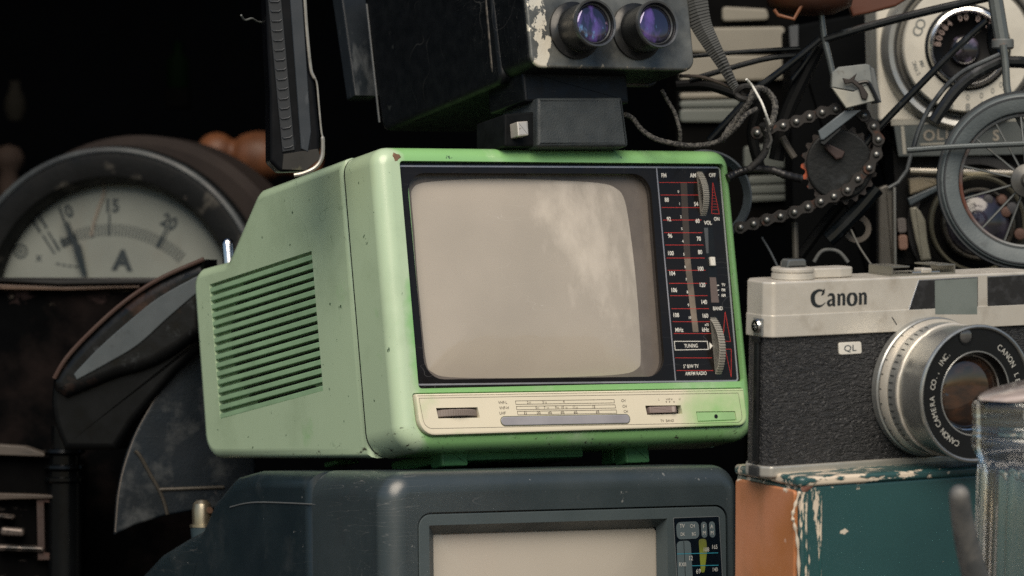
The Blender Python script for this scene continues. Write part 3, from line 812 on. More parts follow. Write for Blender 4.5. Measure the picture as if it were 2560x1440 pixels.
# rewind knob, lever dial, hot shoe
yk = 11
kx = c.pl(1982, 690, 'y', yk).x; s1 = 54 / 6.29
ko = MB().lathe([(0, 4.9), (s1 * .93, 4.7), (s1, 4.2), (s1, 3.2), (s1 - .5, 2.9), (s1 - .5, 2.6), (s1, 2.3), (s1 + .1, .3), (s1 - .3, 0), (0, -.2)][::-1], (kx, yk, 0), 'z', 48).build('rewind_knob', SAT, c)
MB().prism(fillet([(kx - 4.6, 4.7, .1), (kx + 4.7, 4.7, .1), (kx + 4.3, 8.2, 1.4), (kx - 4.1, 8.2, 1.4)], n=4), yk - 3, yk + 2.6, 'y', .6, 2).build('rewind_grip', mat('grip_smoked', (.14, .15, .15), .12, .4, coat=.6, vs=150), ko)
kx2 = c.pl(2098, 690, 'y', 12).x
MB().prism(fillet([(kx + 6, 7.5), (kx2 - 3, 6.3), (kx2 + 4.6, 8, 3), (kx2 + 4.6, 18, 4), (kx2 - 6, 18, 4), (kx + 6, 14)], 2, 4), .2, 4.2, 'z', .5, 2).build('shutter_dial', SAT, c)
hs0 = c.pl(2211, 680, 'y', 9).x; hs1 = c.pl(2370, 672, 'y', 9).x
hm = mat('hot_shoe_metal', (.33, .32, .28), .3, .8)
sh = MB()
sh.box(hs0, hs1, 4, 20, .05, .8)
for (x0, x1) in ((hs0, hs0 + 9.0), (hs1 - 9.0, hs1)):
    sh.box(x0, x1, 4, 20, 3.3, 4.0, .15)
sh.box(hs0, hs0 + .7, 4, 20, .6, 3.5).box(hs1 - .7, hs1, 4, 20, .6, 3.5)
sho = sh.build('hot_shoe', hm, c)
xm = (hs0 + hs1) / 2
MB().box(xm - 6, xm + 8, 3.6, 12, .8, 1.5, .2).build('shoe_spring', CHR, sho)
MB().box(xm - 1.5, xm + 3.6, 3.2, 9, .9, 2.8, .5).build('shoe_contact', SAT, sho)

# ================================================================ TEAL BOX
b = Thing('metal_box', 'chipped teal painted box with an orange-brown end, under the silver camera', 'box', at(2002, 1214, 1744), 28, 5, -2.3)
CRM = (.58, .50, .40)
TEAL = mat('chipped_teal_paint', (.021, .072, .075), .38, relief=.5, col2=(.017, .060, .064), vs=16, coat=.25, coatr=.2,
    spots=[(CRM, 190, .50, .53, (.45, 1, 1.0), (2, -.0085, .0002, 0, .058, .020)), (CRM, 330, .60, .63, (1, 1, .22), (0, .013, .009)), (CRM, 420, .735, .75, (1, 1, .8)),
           ((.10, .045, .03), 300, .60, .64, None, (2, -.0035, -.001, 0, .006, .003))], scratch=.25, sscale=30, scol=(.08, .2, .19))
ORG = mat('orange_brown_side', (.47, .20, .105), .5, col2=(.40, .15, .05), vs=30, bump=.1, bs=700,
    spots=[(CRM, 160, .52, .58, None, (2, -.009, -.001)), (CRM, 600, .74, .78), ((.20, .10, .04), 30, .50, .78, (1, 1, .4)), ((.62, .42, .32), 240, .68, .74)])
bw, bh = 150, 150
bs_ = MB().prism(fillet([(0, -bh, 3), (bw, -bh, 3), (bw, 0, 2.4), (0, 0, 2.4)], n=5), 0, 50, 'y', 1.6, 4).build('body', TEAL, b)
MB().prism(fillet([(2.4, -bh + 2), (48, -bh + 2), (48, -2.2), (2.4, -2.2)], 2, 4), -1.5, 2, 'x', .6, 2).build('end_panel', ORG, b)
lid = MB().prism(fillet([(-1.2, -1.0), (bw, -1.0), (bw, 51), (-1.2, 51)], 3.2, 6), -.6, 3.2, 'z', 1.3, 4).build('lid', mat('chipped_teal_lid', (.021, .072, .075), .38, coat=.25, relief=.5,
    spots=[(CRM, 170, .47, .51, (.35, 1, .8), (0, .100, .02)), (CRM, 240, .63, .66, (.5, 1, 1))]), b)
rb = MB()
for px in (2016, 2052):
    q = b.pl(px, 1300, 'y', -.1); rb.tube([(q.x, .15, -3.5), (q.x, .15, -bh + 4)], .55, 8)
rb.build('pressed_rib', mat('rib_teal', (.015, .070, .072), .4, spots=[(CRM, 330, .50, .54, (1, 1, .22))]), b)
cr = b.tr([(1997, 1228), (1986, 1262), (1979, 1290), (1984, 1312), (1992, 1360), (1995, 1440), (1997, 1500)], 'y', .5)
MB().tube([(u, -.2 + .0 * i, v) for i, (u, v) in enumerate(cat(cr, 5))], [.55 + .3 * math.sin(i * 1.7) for i in range(31)], 7).build('cracked_edge', mat('cream_filler', CRM, .7, vs=300), b)
q = b.pl(2110, 1329, 'y', -.02)
MB().prism([(q.x + r_ * math.cos(a_), q.z + r_ * .8 * math.sin(a_)) for a_, r_ in zip([i * .698 for i in range(9)], (2.2, 1.5, 1.6, 1.1, 1.7, 2.1, 1.2, 1.5, 1.2))], -.06, .1).build('paint_chip', mat('chip_cream', (.62, .56, .46), .7), b)
q = b.pl(2020, 1218, 'y', -.02)
MB().lathe([(0, -.55), (1.6, -.4), (2.6, 0.2), (0, .4)], (q.x, 0, q.z + .3), 'y', 11, rfun=lambda a, h: 1 + .35 * math.sin(2 * a + .5)).build('rust_spot', mat('rust_brown', (.12, .045, .035), .8, vs=1200, col2=(.25, .13, .09)), b)

# ================================================================ GLASS JAR and GREY ROD
GLS = mat('clear_glass', (.99, 1, 1), 0, trans=1, ior=1.15, rvar=0, bump=0, coat=1, coatr=.12)
for n_ in GLS.node_tree.nodes:
    if n_.type == 'BSDF_PRINCIPLED':
        for k_ in ('Roughness', 'Base Color'):
            for l_ in list(n_.inputs[k_].links): GLS.node_tree.links.remove(l_)
        n_.inputs['Roughness'].default_value = .03; n_.inputs['Base Color'].default_value = (1, 1, 1, 1)
j = Thing('glass_jar', 'ribbed clear glass jar with ringed neck and tilted silvery rim, before the camera lens', 'jar', at(2562, 1140, 1600), 0, 0, 1.8, size=1.05)
fl = lambda a, h: 1 + (.030 * math.sin(a * 22) + .016 * math.sin(a * 13 + 1)) * min(1, max(0, (-h - 2) / 4))
out = [(16.3, -60), (16.5, -40), (16.6, -20), (16.5, -6), (16.7, -2), (18.4, 1.2), (19.4, 3.2), (19.5, 5.5), (18.9, 6.4), (19.7, 7.4), (18.9, 8.5), (19.7, 9.6), (18.9, 10.7), (19.6, 11.8), (19.0, 13), (19.5, 14.5), (19.6, 18.4), (19.0, 19.6), (17.6, 20)]
inn = [(16.4, 18.5), (16.2, 12), (15.6, 4), (14.4, -2), (14.2, -20), (14, -40), (13.8, -60)]
ext = [(16.2, -z_) for z_ in range(80, int(230), 30)][::-1]
prof = [(.001, -159.5), (15, -159.5)] + [(16.2, -150), (16.3, -110)] + out + inn + [(13.8, -110), (13.5, -152), (.001, -153)]
i0 = len([(.001, -159.5), (15, -159.5)]) + 2 + len(out)
MB().lathe(prof[:i0] + [(16.0, 18.4)], (0, 0, 0), 'z', 204, rfun=fl, cap=False).lathe([(16.0, 18.4), (15.8, 12), (15.4, 4), (14.6, -2), (14.4, -30), (14.2, -110), (13.8, -152), (.001, -153)], (0, 0, 0), 'z', 96, cap=False).build('jar_body', GLS, j, ang=70)
lid = MB().lathe([(.001, 0), (18.8, 0), (19.6, .7), (19.8, 1.6), (19.3, 2.6), (18, 3.1), (.001, 3.3)], (0, 0, 0), 'z', 72)
lo = lid.build('jar_rim', mat('rose_frosted_glass', (.50, .42, .39), .2, coat=.8, coatr=.05, vs=90, stretch=(.3, 1, 3), col2=(.26, .23, .22)), j, ang=60)
lo.location = (.002, 0, .0225); lo.rotation_euler = (R(6), R(-13), 0)
r_ = Thing('rod', 'worn grey rubber-tipped rod with a rounded end, leaning in front of the teal box', 'rod', at(2399, 1237, 1600), 0, 0, 0)
P = [r_.loc(2398 + 24 * t + 26 * t * t * 1.0, 1237 + t * 235 + 0 * t, 1600 + 22 * t) for t in [i / 14 for i in range(15)]]
P += [P[-1] + (P[-1] - P[-2]) * k for k in range(1, 9)]
rad = [3.8 + .09 * i for i in range(len(P))]
dirn = (P[0] - P[1]).normalized()
cap = [(P[0] + dirn * 3.7 * math.sin(t), 3.75 * math.cos(t)) for t in [R(86), R(70), R(50), R(30), R(14)]]
MB().tube([x for x, _ in cap] + P, [x for _, x in cap] + rad, 24).build('shaft', mat('worn_rubber', (.075, .08, .082), .55, col2=(.16, .155, .145), vs=110, va=(.45, .7), spots=[((.025, .028, .032), 90, .58, .7)]), r_, ang=60)

# ================================================================ TWIN LENS VIEWER ON THE GREEN TELEVISION
PXM = lambda D: F / D
v = Thing('film_viewer', 'black metal viewer with two glass eyepieces, standing on the green television',
          'viewer', at(1345, 168, 1885), 31.9, -8.5, -.5)
VB = mat('worn_black_paint', (.004, .005, .0065), .4, vs=70, bump=.1, bs=900, spec=.25, spots=[((.05, .055, .055), 150, .68, .9), ((.16, .14, .12), 420, .80, .83)], scratch=.6, sscale=30, scol=(.06, .06, .06))
VF = mat('flaked_face_paint', (.155, .16, .15), .38,  col2=(.045, .05, .052), vs=48, metal=.35, bump=.15, bs=700, spec=.5,
         spots=[((.10, .105, .10), 60, .55, .8), ((.66, .62, .52), 120, .47, .49, (1, 1, .75), (0, .0115, .0062)), ((.30, .26, .2), 330, .60, .64, None, (2, .007, .001))])
vo = [(-3.0, 0), (81.5, 0), (81.5, 60), (-3.0, 60)]
MB().prism(fillet(vo, 5.5, 7), 0, 2.2, 'y', 1.0, 3).build('face_plate', VF, v)
MB().prism(inset(fillet(vo, 5.5, 7), -.2), 1.6, 33, 'y', .8, 2).build('front_housing', VB, v)
WE = mat('worn_edge_brown', (.10, .088, .075), .5, .4, vs=300, col2=(.02, .02, .02))
MB().prism(inset(fillet(vo, 6, 7), -1.6), 29.5, 31.2, 'y', .5, 1).build('housing_lip', WE, v)
sp = v.tr([(1256, 207), (1030, 300), (955, 332), (915, 20), (905, -60), (1225, -60)], 'x', -4.2)
MB().prism(fillet([(u, w_, 5) for u, w_ in sp]), -4.2, 60, 'x', 2.5, 4).build('body', VB, v)
e = v.tr([(917, 10), (949, 306)], 'x', -4.5)
MB().tube([(-4.6, e[0][0], e[0][1]), (-4.6, e[1][0], e[1][1])], .5, 8).build('body_edge', mat('edge_grey', (.05, .055, .06), .4), v)
e = v.tr([(832, -20), (857, -20), (893, 238), (871, 251)], 'x', -6)
MB().prism(e, -7, 6, 'x', .8, 2).build('rear_column', mat('blue_grey_column', (.013, .017, .022), .4, spec=.25, spots=[((.12, .13, .14), 70, .56, .8, (1, 1, .3))]), v)
GV = mat('coated_lens_violet', (.008, .009, .014), .05, coat=1, coatr=.02, col2=(.075, .045, .19), vs=100, va=(.50, .64), stretch=(1.4, 1, .6), tint=(.55, .5, 1), ior=1.8, rvar=.02,
         spots=[((.10, .22, .42), 170, .60, .70, (1.5, 1, .7)), ((.30, .20, .30), 150, .68, .76)])  # violet and blue patches paint the coating's reflections into the base colour
TUB = mat('barrel_black', (.010, .011, .012), .3, spec=.5, vs=90, spots=[((.14, .13, .11), 210, .70, .76)])
RNG = mat('ring_graphite', (.09, .095, .10), .3, .6, vs=120, spots=[((.3, .27, .22), 300, .70, .76)])
for (px, py, rr) in ((1488, 57, 10.4), (1644, 60, 10.4)):
    q = v.pl(px, py, 'y', -17)
    bx = MB().lathe([(6, .5), (rr + 2.2, .5), (rr + 2.2, -1.2), (rr + .5, -2), (rr - .4, -3), (rr - .4, -14.5), (rr, -15), (rr, -17), (rr - .8, -17.3), (rr - 1.3, -16.6), (rr - 1.5, -14.8), (6, -14.8)], (q.x, 0, q.z), 'y', 64, closed=True).build('eyepiece', TUB, v)
    MB().lathe([(rr - .95, -17.25), (rr - .1, -17.5), (rr + .15, -16.9), (rr + .15, -15.8), (rr - .5, -15.6)], (q.x, 0, q.z), 'y', 64, cap=False).build('eyepiece_ring', RNG, bx)
    MB().lathe([(rr - 2.3, -14.7), (rr - 1.5, -15.6), (rr - 1.9, -15.9), (rr - 2.3, -15.4)], (q.x, 0, q.z), 'y', 56, closed=True).build('retaining_ring', RNG, bx)
    MB().lathe([(.001, -16.2)] + [((rr - 2.2) * math.sin(t), -14.6 - 1.6 * math.cos(t)) for t in [i / 8 * math.pi / 2 for i in range(1, 9)]], (q.x, 0, q.z), 'y', 48).build('lens', GV, bx, ang=60)
# base block under the viewer
bk = v.tr([(1345, 244), (1556, 243), (1571, 352), (1571, 366), (1345, 366)], 'y', 10)
BKM = mat('block_grey', (.036, .043, .046), .6, col2=(.022, .028, .031), vs=110, bump=.5, bs=1400, spots=[((.10, .10, .095), 200, .70, .85)])
MB().prism(fillet([(u, w_, 1.0) for u, w_ in bk]), 10, 40, 'y', 1.3, 3).build('support_block', BKM, v)
nk = v.tr([(1262, 285), (1345, 278), (1345, 366), (1262, 366)], 'y', 14)
MB().prism(fillet([(u, w_, 1.0) for u, w_ in nk]), 14, 38, 'y', .8, 2).build('bracket', mat('bracket_black', (.003, .0035, .004), .6, spec=.1, vs=120, col2=(.006, .007, .008)), v)
la = v.tr([(1293, 304), (1320, 302), (1322, 338), (1296, 341)], 'y', 8)
MB().prism(fillet([(u, w_, .5) for u, w_ in la]), 8, 15, 'y', .5, 2).build('latch', mat('latch_nickel', (.66, .62, .56), .3, .5, spots=[((.25, .2, .16), 500, .62, .7)]), v)
MB().box(bk[0][0] - 4, bk[1][0] + 6, 14, 44, bk[0][1] - 1, 2, 1).build('neck', VB, v)

# ================================================================ BLACK CASE WITH METAL EDGE, upper left
kx_ = Thing('bellows_case', 'narrow black case with a ribbed strip and bare metal edge, hanging left of the viewer', 'case', at(740, 210, 1850), 9, 0, 0)
KM = mat('case_black', (.004, .0045, .006), .34, vs=60, spots=[((.035, .04, .05), 80, .62, .85, (1, 1, .4)), ((.10, .10, .10), 350, .79, .82)], spec=.15)
kp = kx_.tr([(662, -60), (668, 115), (674, 230), (675, 405), (700, 430), (765, 428), (800, 395), (800, 335), (786, 205), (775, 180), (758, -60)], 'y', 0)
MB().prism(fillet([(u, w_, 3) for u, w_ in kp]), 0, 20, 'y', 1.5, 3).build('case_body', KM, kx_)
rs = kx_.tr([(664, -60), (698, -60), (737, 375), (706, 380)], 'y', -.8)
MB().prism(rs, -1.0, .5, 'y', .2, 1).build('ribbed_strip', mat('strip_blue_black', (.012, .015, .019), .5, vs=200), kx_)
rbm = MB()
for i in range(18):
    t = (i + .5) / 18
    a = Vector(rs[0]).lerp(Vector(rs[3]), t); c_ = Vector(rs[1]).lerp(Vector(rs[2]), t)
    a = a + (c_ - a) * .12; c_ = c_ - (c_ - a) * .14
    rbm.tube([(a.x, -1.1, a.y + .0), (a.x + .5, -1.4, a.y - .6), (c_.x - .8, -1.4, c_.y - .7), (c_.x, -1.1, c_.y)], .30, 6)
rbm.build('ribs', mat('rib_grey', (.028, .033, .040), .45, spots=[((.12, .12, .11), 260, .62, .8)]), kx_)
ba = kx_.tr([(720, -60), (752, -60), (772, 240), (778, 330), (770, 380), (752, 372)], 'y', -.5)
MB().prism(ba, -.8, .5, 'y', .3, 1).build('flat_band', mat('band_slate', (.022, .028, .036), .38, spots=[((.09, .10, .11), 130, .62, .8, (1, 1, .25))]), kx_)
ed = [kx_.pl(x, y, 'y', -.5) for x, y in cat([(759, -60), (766, 60), (776, 165), (783, 190), (792, 208), (797, 260), (803, 325), (807, 350), (805, 392), (790, 417), (762, 432), (735, 438)], 5)]
MB().tube(ed, [.75 if i < 18 else (.45 if i < 34 else .9) for i in range(len(ed))], 8).build('metal_edge', mat('bare_metal_edge', (.34, .33, .30), .35, .6, vs=200, spots=[((.06, .06, .05), 150, .60, .72)]), kx_)
ln = kx_.tr([(708, 385), (795, 372), (803, 395), (765, 426), (705, 424)], 'y', -.4)
MB().prism(ln, -.5, .3, 'y', .2, 1).build('corner_patch', mat('corner_worn', (.014, .013, .011), .5, spots=[((.13, .13, .07), 110, .62, .8)]), kx_)
s_ = Thing('string', 'short frayed white string caught on the edge of the narrow black case', 'string', at(640, 50, 1860))
MB().tube([s_.loc(x, y, 1850 + i) for i, (x, y) in enumerate(cat([(603, 38), (612, 50), (630, 46), (645, 54), (665, 57), (690, 62)], 5))], .42, 6).build('thread', mat('dirty_white', (.12, .13, .13), .8), s_)

# ================================================================ AMMETER
m = Thing('ammeter', 'large round ammeter with white scale and letter A, in a scuffed black ring', 'meter', at(280, 768, 2150), -12, 0, 0, size=1.08)
RG = mat('scuffed_bakelite', (.004, .0045, .005), .45, vs=40, bump=.2, bs=500, spots=[((.075, .07, .06), 62, .57, .72, (1, 1, 1)), ((.15, .13, .11), 150, .70, .78)], spec=.2)
MB().lathe([(60.3, 9), (60.8, 2), (64, -2.5), (73, -4), (76.5, -3), (78.6, 0), (79, 6), (60.3, 12)], (0, 0, 0), 'y', 128, closed=True).build('bezel_ring', RG, m)
MB().lathe([(75.4, -4.0), (76.4, -4.6), (77.7, -3.8), (78.3, -2.2), (77, -1.5)], (0, 0, 0), 'y', 128, closed=True).build('ring_edge', mat('ring_highlight_blue_grey', (.05, .06, .065), .5, vs=50, va=(.3, .6), col2=(.03, .035, .04), spots=[((.2, .18, .15), 120, .7, .8)]), m)  # blue-grey bead stands in for the highlight along the outer ring
MB().lathe([(0, 12), (79, 12), (83.5, 16), (83.5, 50), (60, 58), (0, 58)], (8.5, 0, 1.0), 'y', 96).build('housing', mat('taupe_housing', (.024, .019, .0175), .7, spec=.1, col2=(.016, .013, .0125), vs=25), m)
MB().lathe([(0, 9.5), (61, 9.5), (61, 8.8), (0, 8.8)], (0, 0, 0), 'y', 96).build('dial_face', mat('aged_dial', (.165, .178, .162), .55, spec=.2, col2=(.13, .142, .13), vs=18,
    spots=[((.13, .12, .10), 14, .60, .85, (1, 1, .5)), ((.12, .13, .12), 260, .74, .8)]), m)
pr = MB(); YD = 8.6
def Mx(x, y): q = m.pl(x, y, 'y', YD); return Vector((q.x, q.z))
cc = Mx(276, 850); K = 2150 / F * 1.0
def pol_(a, r_): return cc + Vector((math.sin(R(a)), math.cos(R(a)))) * r_ * K
for i in range(-16, 23):
    a = i * 1.9
    if i % 2 == 0 or a > -19: pr.bar(pol_(a, 262), pol_(a, 292), .62, YD)
for a in (-34, -31, -20.5, -.5, 27.5, 29.0): pr.bar(pol_(a, 262), pol_(a, 318), .95 if a < 28 else .6, YD)
for i in range(14): pr.bar(pol_(-28 + i * .7, 262), pol_(-28 + i * .7, 284), .5, YD)
for s_t, a, r_q in (('11', -32.5, 344), ('10', -20.3, 342), ('15', .6, 338), ('20', 27.4, 334)):
    p = pol_(a, r_q); pr.text(s_t, p.x, YD, p.y, 6.2, rotz=-a, squash=.9, bold=.035)
p = Mx(306, 650); pr.text('A', p.x, YD, p.y, 9.4, bold=.05, rotz=-3)
p = Mx(52, 628); pr.loop([(p.x + 3.6 * math.cos(t * .314), p.y + 3.6 * math.sin(t * .314)) for t in range(20)], YD, .45); pr.loop([(p.x + 1.6 * math.cos(t * .5), p.y + 1.6 * math.sin(t * .5)) for t in range(12)], YD, .35)
p = Mx(97, 642); pr.text('x', p.x, YD, p.y, 4, bold=.02)
for x, y in ((140, 659), (155, 662), (170, 664), (185, 666), (198, 668)): a = Mx(x, y); pr.bar(a, a + Vector((2.1, -.3)), .8, YD)
pr.build('scale_print', mat('scale_ink', (.012, .02, .024), .6), m)
cb = [Mx(x, y) for x, y in cat([(262, 455), (258, 490), (245, 525), (234, 560), (228, 590)], 4)]
MB().tube([(q.x, YD, q.y) for q in cb], .9, 6).build('stain', mat('stain_brown', (.17, .15, .125), .7), m)
nd = MB().prism([tuple(Mx(*q)) for q in ((160, 548), (166, 548), (190, 600), (206, 612), (212, 640), (222, 690), (212, 692), (192, 636), (188, 618))], 5.5, 6.2, 'y').build('needle', mat('needle_black', (.008, .014, .018), .4), m)
# instrument stand below the meter
n1 = Thing('switchgear_base', 'black cast switchgear base with pink rust along its top, below the ammeter', 'machine', at(200, 720, 2140), -8, 0, 0)
def Q(th, pts, y=0, r=0): return fillet([tuple(p) + (r,) for p in th.tr(pts, 'y', y)])
RUST = mat('black_rusty_iron', (.0012, .0014, .0017), .8, spec=.03, bump=.4, bs=350, vs=40, spots=[((.065, .042, .040), 45, .50, .66, (1, 1, 1.4), (2, -.018, -.004)), ((.09, .075, .06), 110, .60, .70, None, (2, -.03, -.002)), ((.011, .008, .0075), 22, .48, .74)])
MB().prism(Q(n1, [(-60, 698), (560, 698), (560, 1480), (-60, 1480)], 0, 3), 0, 60, 'y', 2, 3).build('base_body', RUST, n1)
MB().prism(Q(n1, [(-60, 694), (470, 694), (470, 706), (150, 712), (-60, 700)], -4), -8, 0, 'y', .8, 2).build('ledge', mat('ledge_black', (.012, .012, .012), .5, spots=[((.12, .11, .09), 90, .6, .75)]), n1)
MB().prism(Q(n1, [(-60, 708), (180, 716), (350, 713), (350, 720), (170, 726), (-60, 722)], -4), -6, 0, 'y', .8, 2).build('copper_ledge', mat('ledge_tan', (.14, .095, .07), .5, spots=[((.03, .02, .02), 60, .56, .7)]), n1)
# parts of the machine, lower left
n2 = Thing('old_machine', 'dark machine with polished rings and rust streaks, in the lower left corner', 'machine', at(120, 1250, 2080), 0, 0, 0)
P2 = n2.tr
MB().prism(Q(n2, [(-60, 1138), (190, 1150), (190, 1490), (-60, 1490)], 8, 2), 8, 60, 'y', 1.5, 2).build('body', mat('machine_black', (.0015, .0015, .0017), .7, spec=.04, spots=[((.06, .05, .045), 60, .62, .78, (1, 1, 3))]), n2)
q = n2.pl(165, 1190, 'y', 12)
prf = [(0, 24), (6.5, 24), (6.5, 13.5), (9.6, 13), (9.9, 11.5), (7.4, 10), (7.4, 6), (9.8, 5.4), (10, 4), (8, 2.6), (8, 0), (9.6, -.5), (9.6, -2), (8, -3), (8, -50), (0, -50)]
MB().lathe(prf, (q.x, 6, q.z), 'z', 40).build('ringed_column', mat('column_dark_metal', (.006, .007, .008), .22, .5, vs=30, spec=.3), n2)
MB().prism(Q(n2, [(-60, 1108), (60, 1116), (112, 1134), (112, 1142), (-60, 1136)], 0, 1), 0, 14, 'y', .5, 2).build('top_board', mat('board_grey_brown', (.06, .05, .042), .6, spots=[((.03, .028, .025), 110, .52, .7, (1, 1, 4))]), n2)
MB().prism(Q(n2, [(-60, 1232), (85, 1236), (170, 1240), (170, 1246), (40, 1248), (-60, 1252)], 0, 1), 0, 14, 'y', .5, 2).build('lower_board', mat('board_grey_brown2', (.05, .038, .03), .6, spots=[((.03, .025, .02), 80, .52, .7, (1, 1, 4))]), n2)
rf = n2.tr([(92, 1236), (180, 1240), (180, 1400), (95, 1400)], 'y', 4); rfi = inset([tuple(p) for p in rf], 3.4)
cutp = MB().prism(rf, 2, 9, 'y', .5, 2).build('rusty_frame', mat('rust_frame', (.055, .022, .015), .7, vs=50, va=(.4, .6), col2=(.03, .018, .015), spots=[((.15, .09, .06), 90, .6, .72, (1, 1, .4))], bump=.4, bs=500), n2)
cut(cutp, MB().prism(rfi, -2, 14, 'y'))
for (x, y, w_, h_) in ((30, 1330, 60, 26), (50, 1372, 120, 20), (15, 1292, 40, 16), (150, 1360, 36, 60)):
    MB().prism(Q(n2, [(x - w_ / 2, y - h_ / 2), (x + w_ / 2, y - h_ / 2 + 5), (x + w_ / 2, y + h_ / 2), (x - w_ / 2, y + h_ / 2 - 4)], 0, 1.5), 0, 10, 'y', 1.4, 3).build('cast_ornament', mat('ornament_tan' if x < 100 else 'ornament_rose', (.12, .10, .09) if x < 100 else (.12, .035, .03), .4, .5 if x < 100 else 0, spots=[((.02, .02, .02), 120, .5, .6)]), n2)
# curved rim
n3 = Thing('curved_rim', 'curved rusty black rim with a painted grey highlight, left of the side grille', 'rim', at(320, 830, 2030), -6, 0, 0)
oc = cat([(510, 648), (400, 697), (310, 755), (225, 830), (162, 898), (130, 948), (134, 978)], 5) + cat([(162, 996), (215, 975), (290, 945), (360, 925), (430, 890), (512, 830)], 5)
MB().prism([tuple(p) for p in n3.tr(oc, 'y', 0)], 0, 40, 'y', 5.0, 6).build('rim_body', mat('rim_rusty_black', (.004, .0045, .005), .30, vs=60, bump=.08, bs=500, spec=.3, spots=[((.04, .022, .016), 50, .56, .76), ((.04, .045, .05), 110, .62, .8)]), n3)
MB().prism([tuple(p) for p in n3.tr(cat([(132, 945), (127, 1010), (138, 1070), (160, 1125)], 4) + [(290, 1125), (330, 1060), (380, 1000), (440, 930), (520, 850), (520, 830), (300, 900)], 'y', 6)], 6, 44, 'y', 3, 3).build('lower_housing', mat('housing_black', (.003, .0035, .004), .35, spec=.2, spots=[((.03, .035, .04), 60, .62, .8)]), n3)
ocs = cat([(512, 680), (400, 742), (320, 805), (245, 872), (185, 935)], 5) + cat([(192, 950), (262, 912), (345, 862), (425, 790), (512, 716)], 5)
MB().prism([tuple(p) for p in n3.tr(ocs, 'y', -.2)], -.9, 1, 'y', .4, 2).build('highlight_strip', mat('highlight_blue_grey', (.055, .067, .074), .45, vs=60, spots=[((.02, .022, .025), 60, .58, .75)]), n3)  # raised grey strip imitates the highlight along the rim
oo = [n3.pl(x, y - 4, 'y', .4) for x, y in cat([(510, 652), (400, 701), (310, 760), (225, 836), (166, 900), (136, 950)], 5)]
MB().tube(oo, 1.1, 8).build('rust_bead', mat('rust_bead', (.045, .026, .020), .7, vs=60, va=(.4, .55), col2=(.04, .02, .015)), n3)
# blue black round panel
n4 = Thing('round_shield', 'dusty blue-black metal shield with welded seams, left of the dark television', 'shield', at(420, 1180, 2040), 12, 0, 0)
sh_ = cat([(560, 820), (498, 871), (422, 947), (356, 1049), (320, 1133), (298, 1222), (287, 1337)], 6) + [(340, 1313), (413, 1290), (480, 1278), (640, 1262), (640, 820)]
MB().prism([tuple(p) for p in n4.tr(sh_, 'y', 0)], 0, 8, 'y', 1.2, 3).build('panel', mat('dusty_navy', (.010, .015, .021), .45, spec=.25, col2=(.005, .008, .011), vs=28, bump=.2, bs=500,
    spots=[((.05, .055, .058), 60, .52, .72), ((.09, .08, .08), 140, .66, .78), ((.16, .15, .14), 420, .77, .80)], scratch=.8, sscale=22, scol=(.10, .12, .13)), n4)
SM = mat('seam_bronze', (.055, .05, .042), .5, .4, vs=200)
for pts in (((337, 1127), (350, 1140), (372, 1180), (396, 1222), (410, 1255), (418, 1286)), ((396, 1224), (480, 1221), (560, 1218))):
    MB().tube([n4.pl(x, y, 'y', -.1) for x, y in cat(pts, 4)], .9, 8).build('seam', SM, n4)
MB().tube([n4.pl(x, y, 'y', .8) for x, y in cat([(498, 873), (422, 949), (358, 1051), (322, 1134), (299, 1222), (289, 1330)], 6)], .55, 8).build('panel_edge', mat('edge_taupe', (.09, .08, .07), .5), n4)
# hook
n5 = Thing('wire_hook', 'small corroded wire hook in the dark gap left of the grille', 'hook', at(460, 840, 2060))
MB().tube([n5.loc(x, y, 2060) for x, y in cat([(436, 836), (446, 822), (462, 812), (474, 810), (482, 816)], 5)], .9, 7).build('hook_tip', mat('hook_grey', (.06, .075, .08), .7, vs=300), n5)
MB().tube([n5.loc(x, y, 2060) for x, y in cat([(464, 812), (466, 840), (470, 880), (474, 960), (478, 1100)], 5)], .9, 7).build('hook_stem', mat('hook_grey2', (.03, .04, .045), .7, vs=300), n5)
# wooden handle
n6 = Thing('turned_handle', 'orange-brown turned wooden handle showing behind the ammeter ring', 'handle', at(560, 385, 2480))
q = n6.loc(540, 378, 2480); kk = 2480 / F
pw = [(0, -48), (20, -42), (36, -26), (44, -4), (42, 16), (33, 34), (34, 44), (48, 60), (60, 90), (62, 118), (52, 150), (40, 175), (36, 260), (0, 262)]
hw_ = MB().lathe([(r_ * kk, h_ * kk) for r_, h_ in cat(pw, 4)], q, 'x', 48).build('grip', mat('turned_wood', (.15, .055, .022), .55, col2=(.09, .034, .014), vs=26, stretch=(3, 1, 1)), n6, ang=60)
hw_.rotation_euler = (0, R(8), 0)
n7 = Thing('wooden_post', 'pale brown wooden knob at the far left edge behind the meter', 'post', at(25, 400, 2520))
q = n7.loc(22, 400, 2520)
MB().lathe([(0, 9), (6, 7), (9, 2), (8, -3), (5, -7), (6, -12), (6, -150), (0, -150)], q, 'z', 32).build('knob', mat('pale_wood', (.03, .021, .017), .8, spec=.1), n7, ang=60)
n8 = Thing('bottle', 'tiny dark green bottle lost in the black background, upper left', 'bottle', at(445, 160, 2560))
MB().lathe([(0, -14), (6, -14), (6.4, -12), (6.4, 2), (2.6, 7), (2.4, 13), (0, 13)], (0, 0, 0), 'z', 24).build('glass', mat('green_bottle', (.0008, .003, .001), .7, spec=.01), n8, ang=60)
MB().box(-7, 7, -7, 9, -26, -14.2, .6).build('stand', mat('black_stand', (.001, .001, .001), .9, spec=.02), n8)
n9 = Thing('pale_vase', 'dim narrow pale vase in the dark at the upper left edge', 'vase', at(38, 250, 2570))
MB().lathe([(0, -12), (4, -12), (6.5, -6), (6, 0), (3, 8), (3.6, 11), (0, 11)], (0, 0, 0), 'z', 24).build('vase_body', mat('pale_dim', (.012, .011, .009), .9, spec=.02), n9, ang=60)

